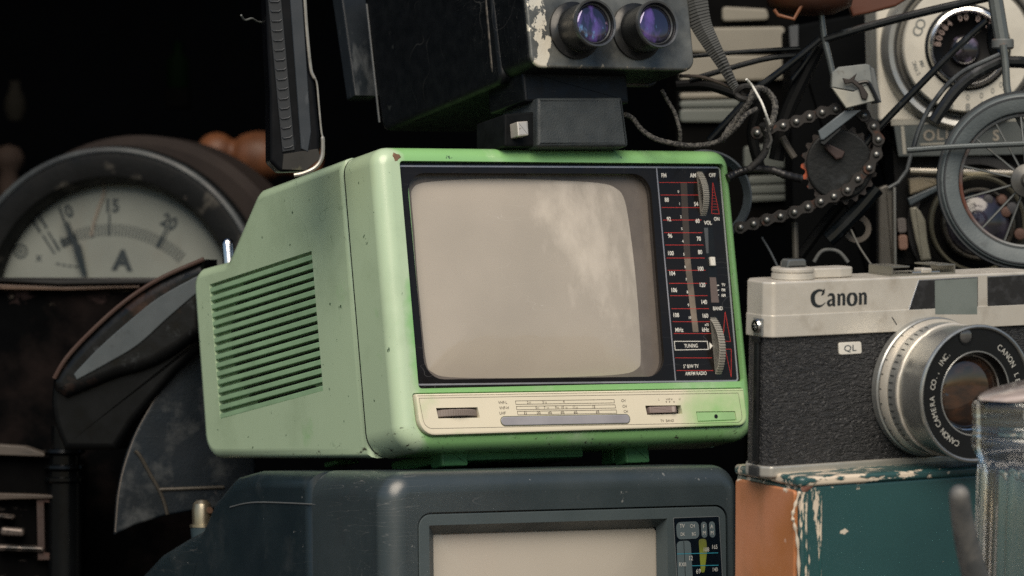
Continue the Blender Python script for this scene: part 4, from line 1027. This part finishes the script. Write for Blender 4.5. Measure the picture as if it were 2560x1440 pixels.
# ================================================================ BACKGROUND RIGHT: radio, boxes
PALE = mat('pale_beige_metal', (.20, .185, .15), .55, vs=20)
rd = Thing('radio', 'pale beige louvred radio, out of focus behind the chain and straps', 'radio', at(1850, 250, 2230), 4, 0, -1)
MB().prism(Q(rd, [(1690, -60), (1990, -60), (1990, 560), (1690, 560)], 4), 4, 50, 'y', 2, 2).build('cabinet', mat('radio_dark', (.002, .002, .002), .7, spec=.05), rd)
for pts in ([(1806, 16), (1918, 22), (1924, 50), (1806, 54)], [(1700, 70), (1962, 66), (1966, 126), (1860, 134), (1700, 130)], [(1700, 138), (1960, 138), (1962, 200), (1700, 204)],
            [(1700, 232), (1860, 230), (1860, 244), (1700, 248)]):
    MB().prism(Q(rd, pts, 0, 2), 0, 5, 'y', 1, 2).build('louvre', PALE, rd)
G2 = mat('grey_green_metal', (.10, .112, .102), .55, vs=20)
for pts in ([(1700, 252), (1850, 248), (1850, 268), (1700, 270)], [(1700, 272), (1850, 270), (1842, 306), (1700, 306)], [(1870, 440), (1992, 436), (1992, 456), (1870, 462)], [(1870, 464), (1992, 460), (1992, 482), (1870, 486)],
            [(1870, 488), (1992, 486), (1992, 500), (1870, 506)], [(1860, 366), (1990, 350), (1990, 420), (1860, 424)]):
    MB().prism(Q(rd, pts, 0, 2), 0, 5, 'y', 1, 2).build('louvre', G2, rd)
cb_ = Thing('charcoal_box', 'matt charcoal box behind the bicycle frame', 'box', at(2080, 300, 2150), 0, 0, -2)
MB().prism(Q(cb_, [(1972, 66), (2178, 28), (2178, 700), (1985, 700)], 0, 1), 0, 60, 'y', 1.5, 2).build('box_body', mat('charcoal', (.004, .0045, .005), .9, spec=.03, bump=.3, bs=600, vs=40), cb_)
MB().prism(Q(cb_, [(1972, 66), (1996, 62), (1996, 120), (1975, 124)], -.5, .5), -1.5, .5, 'y', .4, 1).build('grey_tab', mat('tab_grey', (.06, .065, .07), .5), cb_)
cr_ = Thing('crate', 'black crate holding the old cameras and the model bicycle behind the silver camera', 'crate', at(2200, 760, 2000))
MB().prism(Q(cr_, [(1900, 702), (2700, 702), (2700, 1500), (1900, 1500)], 0, 1), -40, 140, 'y', 1.5, 2).build('crate_body', mat('crate_black', (.003, .003, .003), .9, spec=.05), cr_)
MB().prism(Q(cr_, [(1950, 900), (1968, 900), (1968, 940), (1950, 940)], -42, 1), -42, -40.2, 'y', .4, 1).build('crate_latch', BLK, cr_)

# ================================================================ OLD SILVER CAMERA behind the bicycle
t = Thing('old_camera', 'silver plate camera with engraved white lens ring and black nameplate, top right behind the bicycle', 'camera', at(2412, 121, 2080), 3, 0, 0)
SIL = mat('aged_silver', (.54, .51, .44), .5, .15, vs=30, col2=(.44, .42, .36))
MB().prism(Q(t, [(2187, -60), (2720, -60), (2720, 312), (2196, 305)], 0, 2), 0, 40, 'y', 1.5, 3).build('front_plate', SIL, t)
kq = 2080 / F
def TR(prof, name, mm_, par=t, rf=None): return MB().lathe([(r_ * kq, h_) for r_, h_ in prof], (0, 0, 0), 'y', 96, closed=True).build(name, mm_, par)
TR([(160, .5), (214, .5), (207, -3), (196, -6), (184, -5.5), (172, -2), (160, -1)], 'outer_bowl', mat('bowl_metal', (.36, .36, .34), .35, .7))
TR([(150, .4), (182, .4), (182, -4.2), (176, -4.2), (172, -1.2), (150, -1.2)], 'bowl_groove', mat('groove_black', (.012, .013, .014), .4))
TR([(90, -1), (158, -1), (162, -2), (162, -8), (158, -9), (100, -9.2), (90, -9.2)], 'engraved_ring', mat('ring_ivory', (.50, .48, .42), .45, .1, vs=60, spots=[((.3, .29, .26), 300, .7, .8)]))
TR([(84, -1), (103, -1), (103, -10), (99, -12.5), (93, -13), (88, -12), (84, -9)], 'lens_rim', CHR)
TR([(99, -9), (108, -9.2), (108, -9.6), (99, -11)], 'rim_shadow_line', BLK)
MB().lathe([(0, -4), (60 * kq, -5), (87 * kq, -9.4), (87 * kq, -2), (0, -2)], (0, 0, 0), 'y', 64).build('lens_well', mat('lens_black', (.003, .003, .0035), .5, spec=.2), t, ang=60)
MB().lathe([(.001, -9.5)] + [(38 * kq * math.sin(a_), -6.5 - 3 * math.cos(a_)) for a_ in [i / 8 * math.pi / 2 for i in range(1, 9)]], (-6 * kq, 0, -6 * kq), 'y', 40).build('lens', mat('lens_mauve', (.012, .011, .014), .1, coat=.5, coatr=.03, vs=140, va=(.5, .62), col2=(.10, .085, .13)), t, ang=60)
tx = MB()
def ring_t(s_, a0, st, r_, h_, y, b=.01):
    for i, ch in enumerate(s_):
        if ch != ' ':
            a_ = a0 + i * st; tx.text(ch, r_ * kq * math.sin(R(a_)), y, r_ * kq * math.cos(R(a_)), h_, rotz=-a_, bold=b)
ring_t('CO', -73, 9, 132, 4.6, -9.3)
ring_t('SYNC', -118, 4, 140, 1.8, -9.3); ring_t('XM', -112, 4, 122, 1.8, -9.3)
for a_, s_ in ((180, '8'), (164, '11'), (150, '16'), (196, '5'), (138, '22')): p_ = (148 * kq * math.sin(R(a_)), 148 * kq * math.cos(R(a_))); tx.text(s_, p_[0], -9.3, p_[1], 3.2, bold=.01); tx.text('0', p_[0] * .84, -9.3, p_[1] * .84, 2.6)
tx.build('engraving', mat('engrave_grey', (.13, .14, .135), .6), t)
tx = MB(); ring_t('80084 00 06800', -84, 11.5, 76, 2.9, -9.7, .03)
tx.build('lens_lettering', mat('letter_rose', (.20, .15, .135), .6), t)
MB().prism(Q(t, [(2234, 312), (2720, 296), (2720, 384), (2246, 392)], -1, .6), -1.5, .5, 'y', .4, 2).build('nameplate', mat('plate_slate', (.055, .065, .065), .4, vs=60), t)
tx = MB(); YN = -1.7
for x0, y0_, x1, y1_, w_ in ((2228, 308, 2720, 291, 2.2), (2256, 315, 2262, 385, 1.6), (2300, 361, 2400, 357, 1.0)):
    a, b_ = t.pl(x0, y0_, 'y', YN), t.pl(x1, y1_, 'y', YN); tx.bar(a.xz, b_.xz, w_, YN, .3)
tx.build('nameplate_border', mat('border_silver', (.30, .29, .25), .4, .5), t)
tx = MB()
for ch, x, y in (('O', 2323, 338), ('L', 2350, 336), ('L', 2372, 334), ('E', 2397, 332), ('I', 2420, 331), ('S', 2490, 338)):
    q = t.pl(x, y, 'y', YN - .1); tx.text(ch, q.x, YN - .1, q.z, 5.0, bold=.02)
tx.build('nameplate_lettering', mat('letter_brass', (.22, .20, .165), .5), t)
MB().prism(Q(t, [(2196, 312), (2230, 312), (2240, 470), (2218, 660), (2700, 660), (2700, 392), (2246, 392), (2230, 330)], 6), 8, 40, 'y').build('lower_body', mat('lower_black', (.003, .0032, .0035), .5, spec=.2), t)
BRS = mat('brown_grey_rail', (.085, .08, .07), .4, .3, vs=60, stretch=(3, 1, .2))
MB().prism(Q(t, [(2196, 470), (2214, 462), (2236, 470), (2236, 690), (2196, 690)], -2, .5), -3, 6, 'y', 1, 2).build('side_rail', BRS, t)
a, b_ = t.pl(2236, 468, 'y', -4), t.pl(2238, 665, 'y', -4); MB().tube([a, b_], .65, 8).build('rail_edge', mat('rail_edge_light', (.30, .30, .28), .35, .5), t)
a, b_ = t.pl(2245, 458, 'y', -4), t.pl(2270, 400, 'y', -4); MB().tube([t.pl(2222, 470, 'y', -4), t.pl(2246, 456, 'y', -4), t.pl(2268, 425, 'y', -4), t.pl(2278, 385, 'y', -4)], .9, 8).build('strut', mat('strut_grey', (.10, .11, .115), .4, .5), t)
a, b_ = t.pl(2275, 428, 'y', -2), t.pl(2620, 436, 'y', -2); MB().tube([a, b_], 1.7, 10).build('cross_rail', mat('rail_nickel', (.45, .42, .36), .25, .9), t)
MB().prism(Q(t, [(2272, 446), (2300, 442), (2340, 446), (2342, 462), (2275, 488)], 0, .5), -1, 5, 'y', .6, 2).build('folding_strut', mat('khaki_strut', (.17, .145, .10), .5, vs=120), t)
MB().prism(Q(t, [(2268, 496), (2345, 462), (2345, 476), (2275, 515)], -1, .5), -2, 3, 'y', .5, 2).build('folding_strut', mat('blue_strut', (.045, .06, .07), .4), t)
# shutter assembly below
qL = t.pl(2442, 560, 'y', -2)
def SR(prof, name, mm_): return MB().lathe([(r_ * kq, h_) for r_, h_ in prof], (qL.x, 0, qL.z), 'y', 80, closed=True).build(name, mm_, t)
SR([(150, 3), (172, 3), (172, 1), (150, 1)], 'shutter_back', mat('shutter_black', (.01, .01, .011), .4))
SR([(115, 1), (122, 1), (122, -6), (118, -7), (112, -6)], 'shutter_ring', mat('ring_olive', (.15, .145, .11), .35, .6, spots=[((.02, .02, .02), 200, .6, .7)]))
SR([(84, 1), (90, 0), (90, -9), (86, -10), (80, -8)], 'lower_lens_rim', mat('rim_nickel', (.16, .15, .13), .35, .8, spots=[((.03, .03, .03), 200, .55, .65)]))
MB().lathe([(.001, -13)] + [(82 * kq * math.sin(a_), -5 - 8 * math.cos(a_)) for a_ in [i / 10 * math.pi / 2 for i in range(1, 11)]], (qL.x, 0, qL.z), 'y', 56).build('lower_lens', mat('lens_violet_dark', (.008, .009, .012), .1, coat=.4, coatr=.03, vs=70, col2=(.035, .03, .05), stretch=(1.5, 1, .7), spots=[((.08, .22, .30), 60, .60, .68)]), t, ang=60)
MB().prism(Q(t, [(2274, 520), (2290, 517), (2302, 530), (2313, 552), (2318, 600), (2328, 650), (2302, 652), (2288, 600), (2280, 560), (2276, 540)], -4, .6), -5, -2, 'y', .7, 2).build('shutter_lever', mat('lever_khaki', (.17, .165, .13), .5, .2, vs=150, spots=[((.03, .03, .02), 260, .64, .72)]), t)
for x, y, c_ in ((2254, 562, (.10, .09, .085)), (2257, 604, (.20, .115, .085))):
    MB().prism(Q(t, [(x - 12, y - 17), (x + 11, y - 17), (x + 13, y + 20), (x - 10, y + 22)], -1, 1.5), -2, 6, 'y', .6, 2).build('focus_plate', mat('plate_%d' % y, c_, .6, vs=200), t)
for i, (x, y) in enumerate(((2530, 520), (2515, 530), (2495, 548), (2550, 585), (2470, 500), (2505, 500))):
    q = t.pl(x, y, 'y', -10); MB().lathe([(0, -1), (2.6 - .3 * (i % 3), -.6), (2.8, 1), (0, 1)], q, 'y', 16).build('shutter_screw', mat('screw_copper' if i % 2 else 'screw_dark', (.10, .055, .042) if i % 2 else (.05, .05, .055), .5, .3), t)

# ================================================================ MODEL BICYCLE
DB = 1985.0
y = Thing('model_bicycle', 'black metal model bicycle with rusty chainwheel, chain and grey tyre, upper right', 'bicycle', at(2120, 300, DB))
L = lambda x, yy, D=DB: y.loc(x, yy, D)
def TB(mb, pts, rpx, D=DB, n=4, flat=1.0):
    pp = cat(pts, n) if len(pts) > 2 else pts
    return mb.tube([L(p[0], p[1], D) for p in pp], rpx * D / F, 10)
BF = mat('frame_black_enamel', (.003, .0045, .006), .26, spec=.4, vs=60, spots=[((.05, .06, .07), 120, .62, .8)])
fm = MB()
TB(fm, [(2060, 99), (2179, 64), (2320, 28), (2470, -6)], 10.5); TB(fm, [(2466, 52), (2400, 112), (2320, 192), (2195, 322), (2150, 380), (2110, 430)], 9)
TB(fm, [(2050, 97), (2000, 140), (1935, 190), (1890, 222)], 9); TB(fm, [(1905, 208), (1840, 280), (1772, 352)], 9.5); TB(fm, [(2050, 100), (2010, 160), (1980, 200)], 7, DB + 8)
fm.build('frame', BF, y)
TB(MB(), [(2046, -20), (2054, 44), (2061, 96), (2074, 150), (2086, 200), (2098, 236)], 8).build('seat_post', mat('post_grey', (.11, .125, .13), .35, .5, vs=80), y)
hd = TB(MB(), [(2484, -30), (2492, 20), (2507, 112)], 19, DB - 4).build('head_tube', mat('head_grey', (.13, .145, .145), .35, .4, vs=50), y)
q = L(2507, 110, DB - 4); MB().lathe([(0, 2.2), (4.6, 2.2), (5, 1.6), (5, -1.6), (4.4, -2.3), (0, -2.3)], q, 'z', 24).build('head_collar', mat('collar_worn', (.10, .11, .11), .5, spots=[((.15, .06, .03), 200, .55, .65)]), hd)
TB(MB(), [(2508, 112), (2514, 165), (2519, 228), (2538, 275), (2566, 330), (2600, 400)], 9.5, DB - 12).build('fork', mat('fork_grey', (.13, .145, .145), .35, .4, vs=70), y)
TB(MB(), [(2482, 60), (2484, 120), (2510, 152), (2570, 158), (2650, 190)], 15, DB + 6).build('fork_crown', BF, y)
fg = mat('fender_black', (.014, .016, .018), .3, vs=60, spots=[((.08, .085, .09), 120, .6, .75)])
TB(MB(), [(2499, 136), (2452, 157), (2409, 178), (2372, 208), (2343, 243), (2318, 280), (2300, 318), (2289, 350), (2283, 372)], 6.2, DB - 14).build('mudguard', mat('guard_edge', (.10, .11, .115), .35, .5, vs=90, va=(.3, .6), col2=(.03, .035, .04)), y)
TB(MB(), [(2507, 150), (2462, 172), (2422, 196), (2386, 230), (2358, 268), (2334, 305)], 15, DB - 4).build('mudguard_inner', fg, y)
TB(MB(), [(2268, 376), (2330, 371), (2409, 366), (2500, 362), (2600, 358)], 7.2, DB - 24).build('wheel_stay', mat('stay_grey', (.10, .115, .12), .3, .5, vs=60), y)
# front wheel
kD = (DB - 16) / F
wc = L(2566, 452, DB - 16)
wh = MB().lathe([(168 * kD, 1), (172 * kD, -3), (176 * kD, -3.6), (206 * kD, -4.4), (214 * kD, -3.6), (221 * kD, -1), (221 * kD, 5), (206 * kD, 8.4), (176 * kD, 7), (168 * kD, 3)], wc, 'y', 96, closed=True)
who = wh.build('front_wheel', mat('tyre_blue_grey', (.10, .118, .124), .6, col2=(.06, .075, .082), vs=50, bump=.3, bs=900, spots=[((.02, .023, .026), 60, .62, .8)]), y)
for r_, w_, nm in ((207, 1.0, 'tyre_bead'), (221, 1.6, 'tyre_bead')):
    MB().tube([Vector(wc) + Vector((r_ * kD * math.cos(a_), -4.1 + (0 if r_ < 210 else 3.0), r_ * kD * math.sin(a_))) for a_ in [i / 80 * 2 * math.pi for i in range(80)]], w_ * .55, 6, closed=True).build(nm, mat('bead_dark', (.025, .03, .035), .5), who)
MB().tube([Vector(wc) + Vector((165 * kD * math.cos(a_), 0, 165 * kD * math.sin(a_))) for a_ in [i / 80 * 2 * math.pi for i in range(80)]], 1.0, 8, closed=True).build('rim', mat('rim_rust', (.12, .05, .035), .5, .3, vs=40, va=(.35, .55), col2=(.12, .13, .135)), who)
for a_ in (196, 167, 227, 250, 140, 118, 95, 285, 320, 350, 20, 60):
    an_ = R(a_); d_ = Vector((math.cos(an_), 0, math.sin(an_)))
    MB().tube([Vector(wc) + d_ * 20 * kD + Vector((0, -2, 0)), Vector(wc) + d_ * 166 * kD], .55, 6).build('spoke', mat('spoke_grey', (.16, .17, .17), .35, .6), who)
MB().lathe([(0, -10), (14 * kD, -10), (20 * kD, -8), (42 * kD, -6), (42 * kD, -3), (22 * kD, -1), (22 * kD, 6), (0, 6)], wc, 'y', 32).build('hub', mat('hub_taupe', (.10, .10, .095), .45, .4, vs=120), who)
# rear wheel edge behind the television
q = y.loc(1762, 492, DB + 10)
MB().lathe([(17.5, 0), (20.5, -3.2), (21.3, -2.6), (21.3, 3), (17.5, 3)], q, 'y', 64, closed=True).build('rear_wheel', mat('tyre_blue_dark', (.045, .058, .07), .5, vs=60), y)
# chainwheel
cw = y.loc(2098, 412, DB)
kd = DB / F
def teeth(a, h): return 1 + .045 * (1 if math.sin(a * 22) > 0 else -1) if True else 1
pts = []
for i in range(88):
    a_ = 2 * math.pi * i / 88; r_ = (101 if (i % 4) in (0, 1) else 91) * kd; pts.append((cw.x + r_ * math.cos(a_) * .95, cw.z + r_ * math.sin(a_)))
cwo = MB().prism(pts, cw.y - .8, cw.y + 1.2, 'y').build('chainwheel', mat('rusty_teeth', (.011, .007, .006), .6, vs=60, bump=.3, spots=[((.30, .06, .022), 50, .42, .50, None, (0, -.014, -.021))]), y)
pts = [(cw.x + 88 * kd * .95 * math.cos(i * .131), cw.z + 88 * kd * math.sin(i * .131)) for i in range(48)]
MB().prism(pts, cw.y - 2.4, cw.y - .7, 'y', .8, 2).build('chainwheel_disc', mat('disc_black', (.006, .0075, .0085), .45, vs=40, bump=.25, bs=500, spec=.3, spots=[((.03, .035, .04), 60, .60, .78), ((.06, .02, .015), 80, .70, .78)]), cwo)
cq = L(2085, 372, DB - 8)
MB().prism([(L(x, yy).x, L(x, yy).z) for x, yy in ((2058, 354), (2110, 380), (2104, 396), (2088, 400), (2060, 372))], cw.y - 6, cw.y - 2, 'y', .6, 2).build('crank_boss', mat('boss_rust', (.045, .028, .026), .5, .2, vs=150), cwo)
# chain
ch = [(1893, 332), (1925, 321), (1958, 314), (1991, 304), (2024, 292), (2056, 281), (2090, 273), (2126, 272), (2160, 288), (2184, 316), (2196, 349), (2191, 386), (2173, 420), (2145, 448), (2119, 475), (2085, 491), (2052, 504), (2020, 518), (1986, 531), (1951, 541), (1917, 550), (1884, 560), (1851, 569)]
CM = mat('chain_plate', (.020, .018, .017), .5, .3, vs=90, spots=[((.08, .03, .015), 120, .58, .7)])
pin = mat('chain_pin', (.21, .215, .21), .35, .8, vs=300)
chn = MB()
for i in range(len(ch) - 1):
    a, b_ = L(*ch[i], DB - 5 - (i % 2) * .9), L(*ch[i + 1], DB - 5 - (i % 2) * .9)
    a2 = Vector((a.x, a.z)); b2 = Vector((b_.x, b_.z)); d_ = (b2 - a2).normalized(); nn = Vector((-d_.y, d_.x)); o_ = []
    for k_ in range(9): t_ = math.pi / 2 + math.pi * k_ / 8; o_.append(tuple(a2 + (d_ * math.cos(t_) + nn * math.sin(t_)) * 3.0))
    mdp = (a2 + b2) / 2; o_.append(tuple(mdp - nn * 1.9))
    for k_ in range(9): t_ = -math.pi / 2 + math.pi * k_ / 8; o_.append(tuple(b2 + (d_ * math.cos(t_) + nn * math.sin(t_)) * 3.0))
    o_.append(tuple(mdp + nn * 1.9))
    chn.prism(o_, a.y, a.y + 4.4 + (i % 2) * .4, 'y', .25, 1)
cho = chn.build('chain', CM, y)
for i, p_ in enumerate(ch):
    a = L(*p_, DB - 6.4)
    MB().lathe([(.001, -1.0), (.9, -.9), (1.4, -.3), (1.55, .4), (1.55, 2), (.001, 2)], a, 'y', 16).build('chain_pin', pin, cho, ang=60)
# pedals: flat blue-grey arm and folded metal pedal
MB().prism([(L(x, yy).x, L(x, yy).z) for x, yy in ((2040, 330), (2106, 279), (2148, 278), (2054, 352), (2046, 352))], DB - 14 - y.T.y - 0, DB - 10 - y.T.y, 'y', .5, 2).build('crank_arm', mat('arm_blue_grey', (.085, .105, .12), .45, vs=60, bump=.1), y)
MB().prism([(L(x, yy).x, L(x, yy).z) for x, yy in ((2046, 353), (2054, 353), (2100, 316), (2096, 330), (2056, 366), (2046, 362))], DB - 13 - y.T.y, DB - 6 - y.T.y, 'y', .4, 1).build('crank_arm_side', mat('arm_black', (.008, .010, .012), .4), y)
PM = mat('pedal_grey', (.20, .21, .20), .45, .3, vs=60, col2=(.12, .135, .14), spots=[((.06, .045, .03), 110, .62, .72)])
def PL(pts, y0_, y1_, nm, mm_, b=.4, par=y): return MB().prism([(L(*p_).x, L(*p_).z) for p_ in pts], y0_, y1_, 'y', b, 1).build(nm, mm_, par)
pd = PL([(2073, 186), (2090, 172), (2158, 164), (2168, 168), (2175, 222), (2128, 232), (2072, 222)], -16, -8, 'pedal', PM)
PL([(2170, 170), (2180, 176), (2198, 258), (2176, 262), (2168, 215)], -13, -6, 'pedal_side', mat('pedal_shade', (.10, .11, .115), .5), par=pd)
PL([(2072, 224), (2126, 234), (2160, 214), (2176, 224), (2192, 254), (2108, 275)], -18, -14, 'pedal_plate', mat('pedal_pale', (.34, .33, .28), .45, .3, vs=60, col2=(.22, .23, .22)), par=pd)
PL([(2098, 200), (2114, 203), (2122, 198), (2134, 188), (2128, 204), (2146, 216), (2162, 240), (2158, 254), (2146, 252), (2138, 226), (2122, 212), (2104, 216)], -19.5, -18, 'pedal_bolt', mat('bolt_dark_rust', (.02, .015, .013), .6), par=pd)
a = [(2146, 208), (2168, 205), (2180, 222), (2196, 256)]
MB().tube([L(x, yy, DB - 19) for x, yy in cat(a, 4)], .9, 8).build('pedal_rim', BLK, pd)
# saddle
sq = L(2024, 5, DB)
MB().lathe([(0, 14), (30 * kd * 1.2, 12), (105 * kd, 6), (112 * kd, 0), (104 * kd, -5.5), (60 * kd, -9), (0, -10)], (sq.x, 0, sq.z + 3.5), 'z', 48, rfun=lambda a, h: 1 - .25 * abs(math.sin(a))).build('saddle', mat('saddle_leather', (.055, .018, .008), .5, vs=40, col2=(.03, .011, .006)), y, ang=60)
MB().tube([L(x, yy, DB - 12) for x, yy in ((1935, 24), (1945, 38), (1985, 48), (2010, 4), (2024, -10))], .9, 8).build('saddle_spring', mat('spring_rust', (.14, .05, .02), .6), y)
MB().prism([(L(*p_).x, L(*p_).z) for p_ in ((2110, -60), (2360, -60), (2250, 8), (2180, 26), (2140, 34))], 20, 30, 'y', .8, 2).build('leather_flap', mat('flap_leather', (.075, .022, .010), .55, vs=40), y)
for pts, rp_, dd in (([(2047, 118), (2010, 190), (1965, 290), (1940, 400)], 19, 12), ([(1690, 214), (1760, 212), (1830, 232), (1885, 258)], 13, 6), ([(1905, 250), (1880, 330), (1900, 420)], 14, 20), ([(2150, 392), (2130, 470), (2060, 560), (2000, 640)], 13, 22)):
    TB(MB(), pts, rp_, DB + dd).build('black_bar', mat('bar_black', (.003, .0035, .004), .6, spec=.15), y)
TB(MB(), [(1955, 342), (1968, 366), (1986, 394)], 9, DB + 6).build('spacer', mat('spacer_tan', (.085, .078, .068), .5), y)
# thin rods and lower crank
for pts, rp_, nm, mm_ in (([(2192, 470), (2150, 520), (2100, 572), (2070, 600)], 20, 'crank_arm', BF), ([(1987, 556), (1988, 600), (1990, 680)], 8.5, 'kickstand', mat('stand_brown_grey', (.085, .08, .07), .4, .4)),
                   ([(1904, 593), (1925, 628), (1943, 665)], 3, 'stay', mat('stay_blue', (.07, .08, .09), .4)), ([(2127, 573), (2150, 620), (2188, 676)], 2.6, 'stay', mat('stay_pale', (.13, .13, .12), .4)),
                   ([(2035, 655), (2052, 630), (2075, 624), (2100, 632), (2120, 656)], 5, 'stand_arc', mat('arc_grey', (.08, .085, .085), .4)), ([(1990, 138), (1900, 150), (1725, 200)], 7, 'brake_rod', BF), ([(2000, 121), (1880, 128), (1722, 141)], 5.5, 'brake_rod', BF)):
    TB(MB(), pts, rp_, DB + 4).build(nm, mm_, y)
MB().lathe([(4, -1), (6.4, -1), (6.8, 0), (6.4, 1), (4, 1)], L(2142, 572, DB + 20), 'y', 24, closed=True).build('ring', mat('ring_tan', (.15, .13, .11), .5, .4), y)

# ================================================================ STRAPS, CORDS
sx = Thing('camera_strap', 'tapering ribbed grey-black strap hanging right of the viewer', 'strap', at(1780, 110, 1935))
cl = cat([(1724, -40), (1733, 0), (1752, 60), (1775, 105), (1802, 152), (1832, 208), (1850, 236)], 8)
wd = [38, 36, 27, 22, 17, 11, 7]
ws = [a for (a,) in cat([(w_,) for w_ in wd], 8)]
P = [sx.loc(x, yy, 1935) for x, yy in cl]
MB().tube(P, [w_ * 1935 / F for w_ in ws], 10, flat=.35, up=(0, 1, 0)).build('webbing', mat('webbing_grey', (.008, .0085, .009), .7, bump=.5, bs=1500), sx)
rbm = MB()
for i in range(2, len(P) - 2, 1):
    for f_ in (0,):
        p_ = P[i].lerp(P[i + 1], f_); d_ = (P[i + 1] - P[i]).normalized(); n_ = Vector((-d_.z, 0, d_.x)); w_ = ws[i] * 1935 / F * .92
        rbm.tube([p_ - n_ * w_ + Vector((0, .1, 0)), p_ + Vector((0, -2.6 * ws[i] / 30, .25)), p_ + n_ * w_ + Vector((0, .1, 0))], 1.05 * max(.45, ws[i] / 30), 6)
rbm.build('strap_ribs', mat('webbing_rib', (.055, .058, .057), .75), sx)
CORD = mat('woven_cord_grey', (.085, .082, .075), .85, vs=900, va=(.45, .55), col2=(.02, .02, .02), bump=.8, bs=1800)
def cord(nm, label, pts, rpx, D, mm_=CORD, cat_='cord', grp='woven cords by the chain', mesh='braid'):
    th = Thing(nm, label, cat_, at(*pts[0], D), group=grp)
    pp = cat([p_ + (D + 3 * math.sin(i * 1.3),) for i, p_ in enumerate(pts)], 8)
    PP = [th.loc(*p_) for p_ in pp]
    MB().tube(PP, [rpx * D / F * (1 + .10 * math.sin(i * 2.1)) for i in range(len(PP))], 8).build(mesh, mm_, th, ang=60)
    return th
cord('woven_cord', 'woven grey cord sagging in a wide loop just above the green television', [(1562, 286), (1582, 296), (1602, 322), (1636, 346), (1680, 358), (1728, 364), (1783, 358), (1819, 338), (1846, 312), (1864, 288), (1892, 272)], 6.5, 1925)
cord('woven_cord', 'thin woven cord dropping straight down to the bottom of the wide loop', [(1655, 226), (1668, 250), (1686, 280), (1694, 305), (1700, 328), (1700, 360)], 5, 1932)
cord('woven_cord', 'frayed double cord rising to the knot beside the white wire', [(1805, 352), (1826, 318), (1850, 288), (1872, 258), (1886, 226), (1905, 222), (1925, 236), (1938, 262), (1932, 300), (1918, 330)], 8.5, 1930)
cord('woven_cord', 'dark cord end hanging below the knot towards the television corner', [(1905, 310), (1918, 345), (1912, 380), (1896, 402), (1870, 425)], 9, 1940, mat('cord_black', (.012, .012, .012), .8))
cord('woven_cord', 'thin brown cord running from the viewer corner to the strap end', [(1700, 190), (1750, 192), (1797, 206), (1839, 226), (1860, 250)], 4.5, 1938, mat('cord_brown', (.05, .04, .033), .85, vs=900))
cord('woven_cord', 'short hairy cord strand dangling left of the chain', [(1912, 296), (1922, 330), (1928, 352), (1918, 372)], 4, 1922, mat('cord_dark', (.03, .03, .028), .85, vs=900))
cord('cable', 'thick black cable from behind the television to the rusty teeth', [(1818, 446), (1845, 432), (1880, 424), (1930, 426), (1965, 438), (2002, 447)], 11, 1950, mat('cable_black', (.010, .010, .011), .35), 'cable', None, 'sheath')
cord('wire', 'short white wire crossing the knotted cord', [(1866, 198), (1880, 214), (1892, 234), (1905, 258), (1914, 282), (1924, 310)], 3.4, 1905, mat('white_wire', (.62, .62, .58), .45), 'wire', None, 'wire_strand')
kn = Thing('knot', 'dark knotted cord bundle behind the white wire', 'knot', at(1870, 230, 1938))
for i in range(6):
    a_ = random.random() * 6
    pts = [(1868 + 26 * math.cos(a_ + k_ * 1.05) + 4 * math.sin(k_ * 3), 232 + 17 * math.sin(a_ + k_ * 1.05), 1936 + 8 * math.sin(k_ + i)) for k_ in range(7)]
    MB().tube([kn.loc(*p_) for p_ in cat(pts, 6)], 1.3, 7).build('strand', mat('cord_black', (.012, .012, .012), .8), kn)
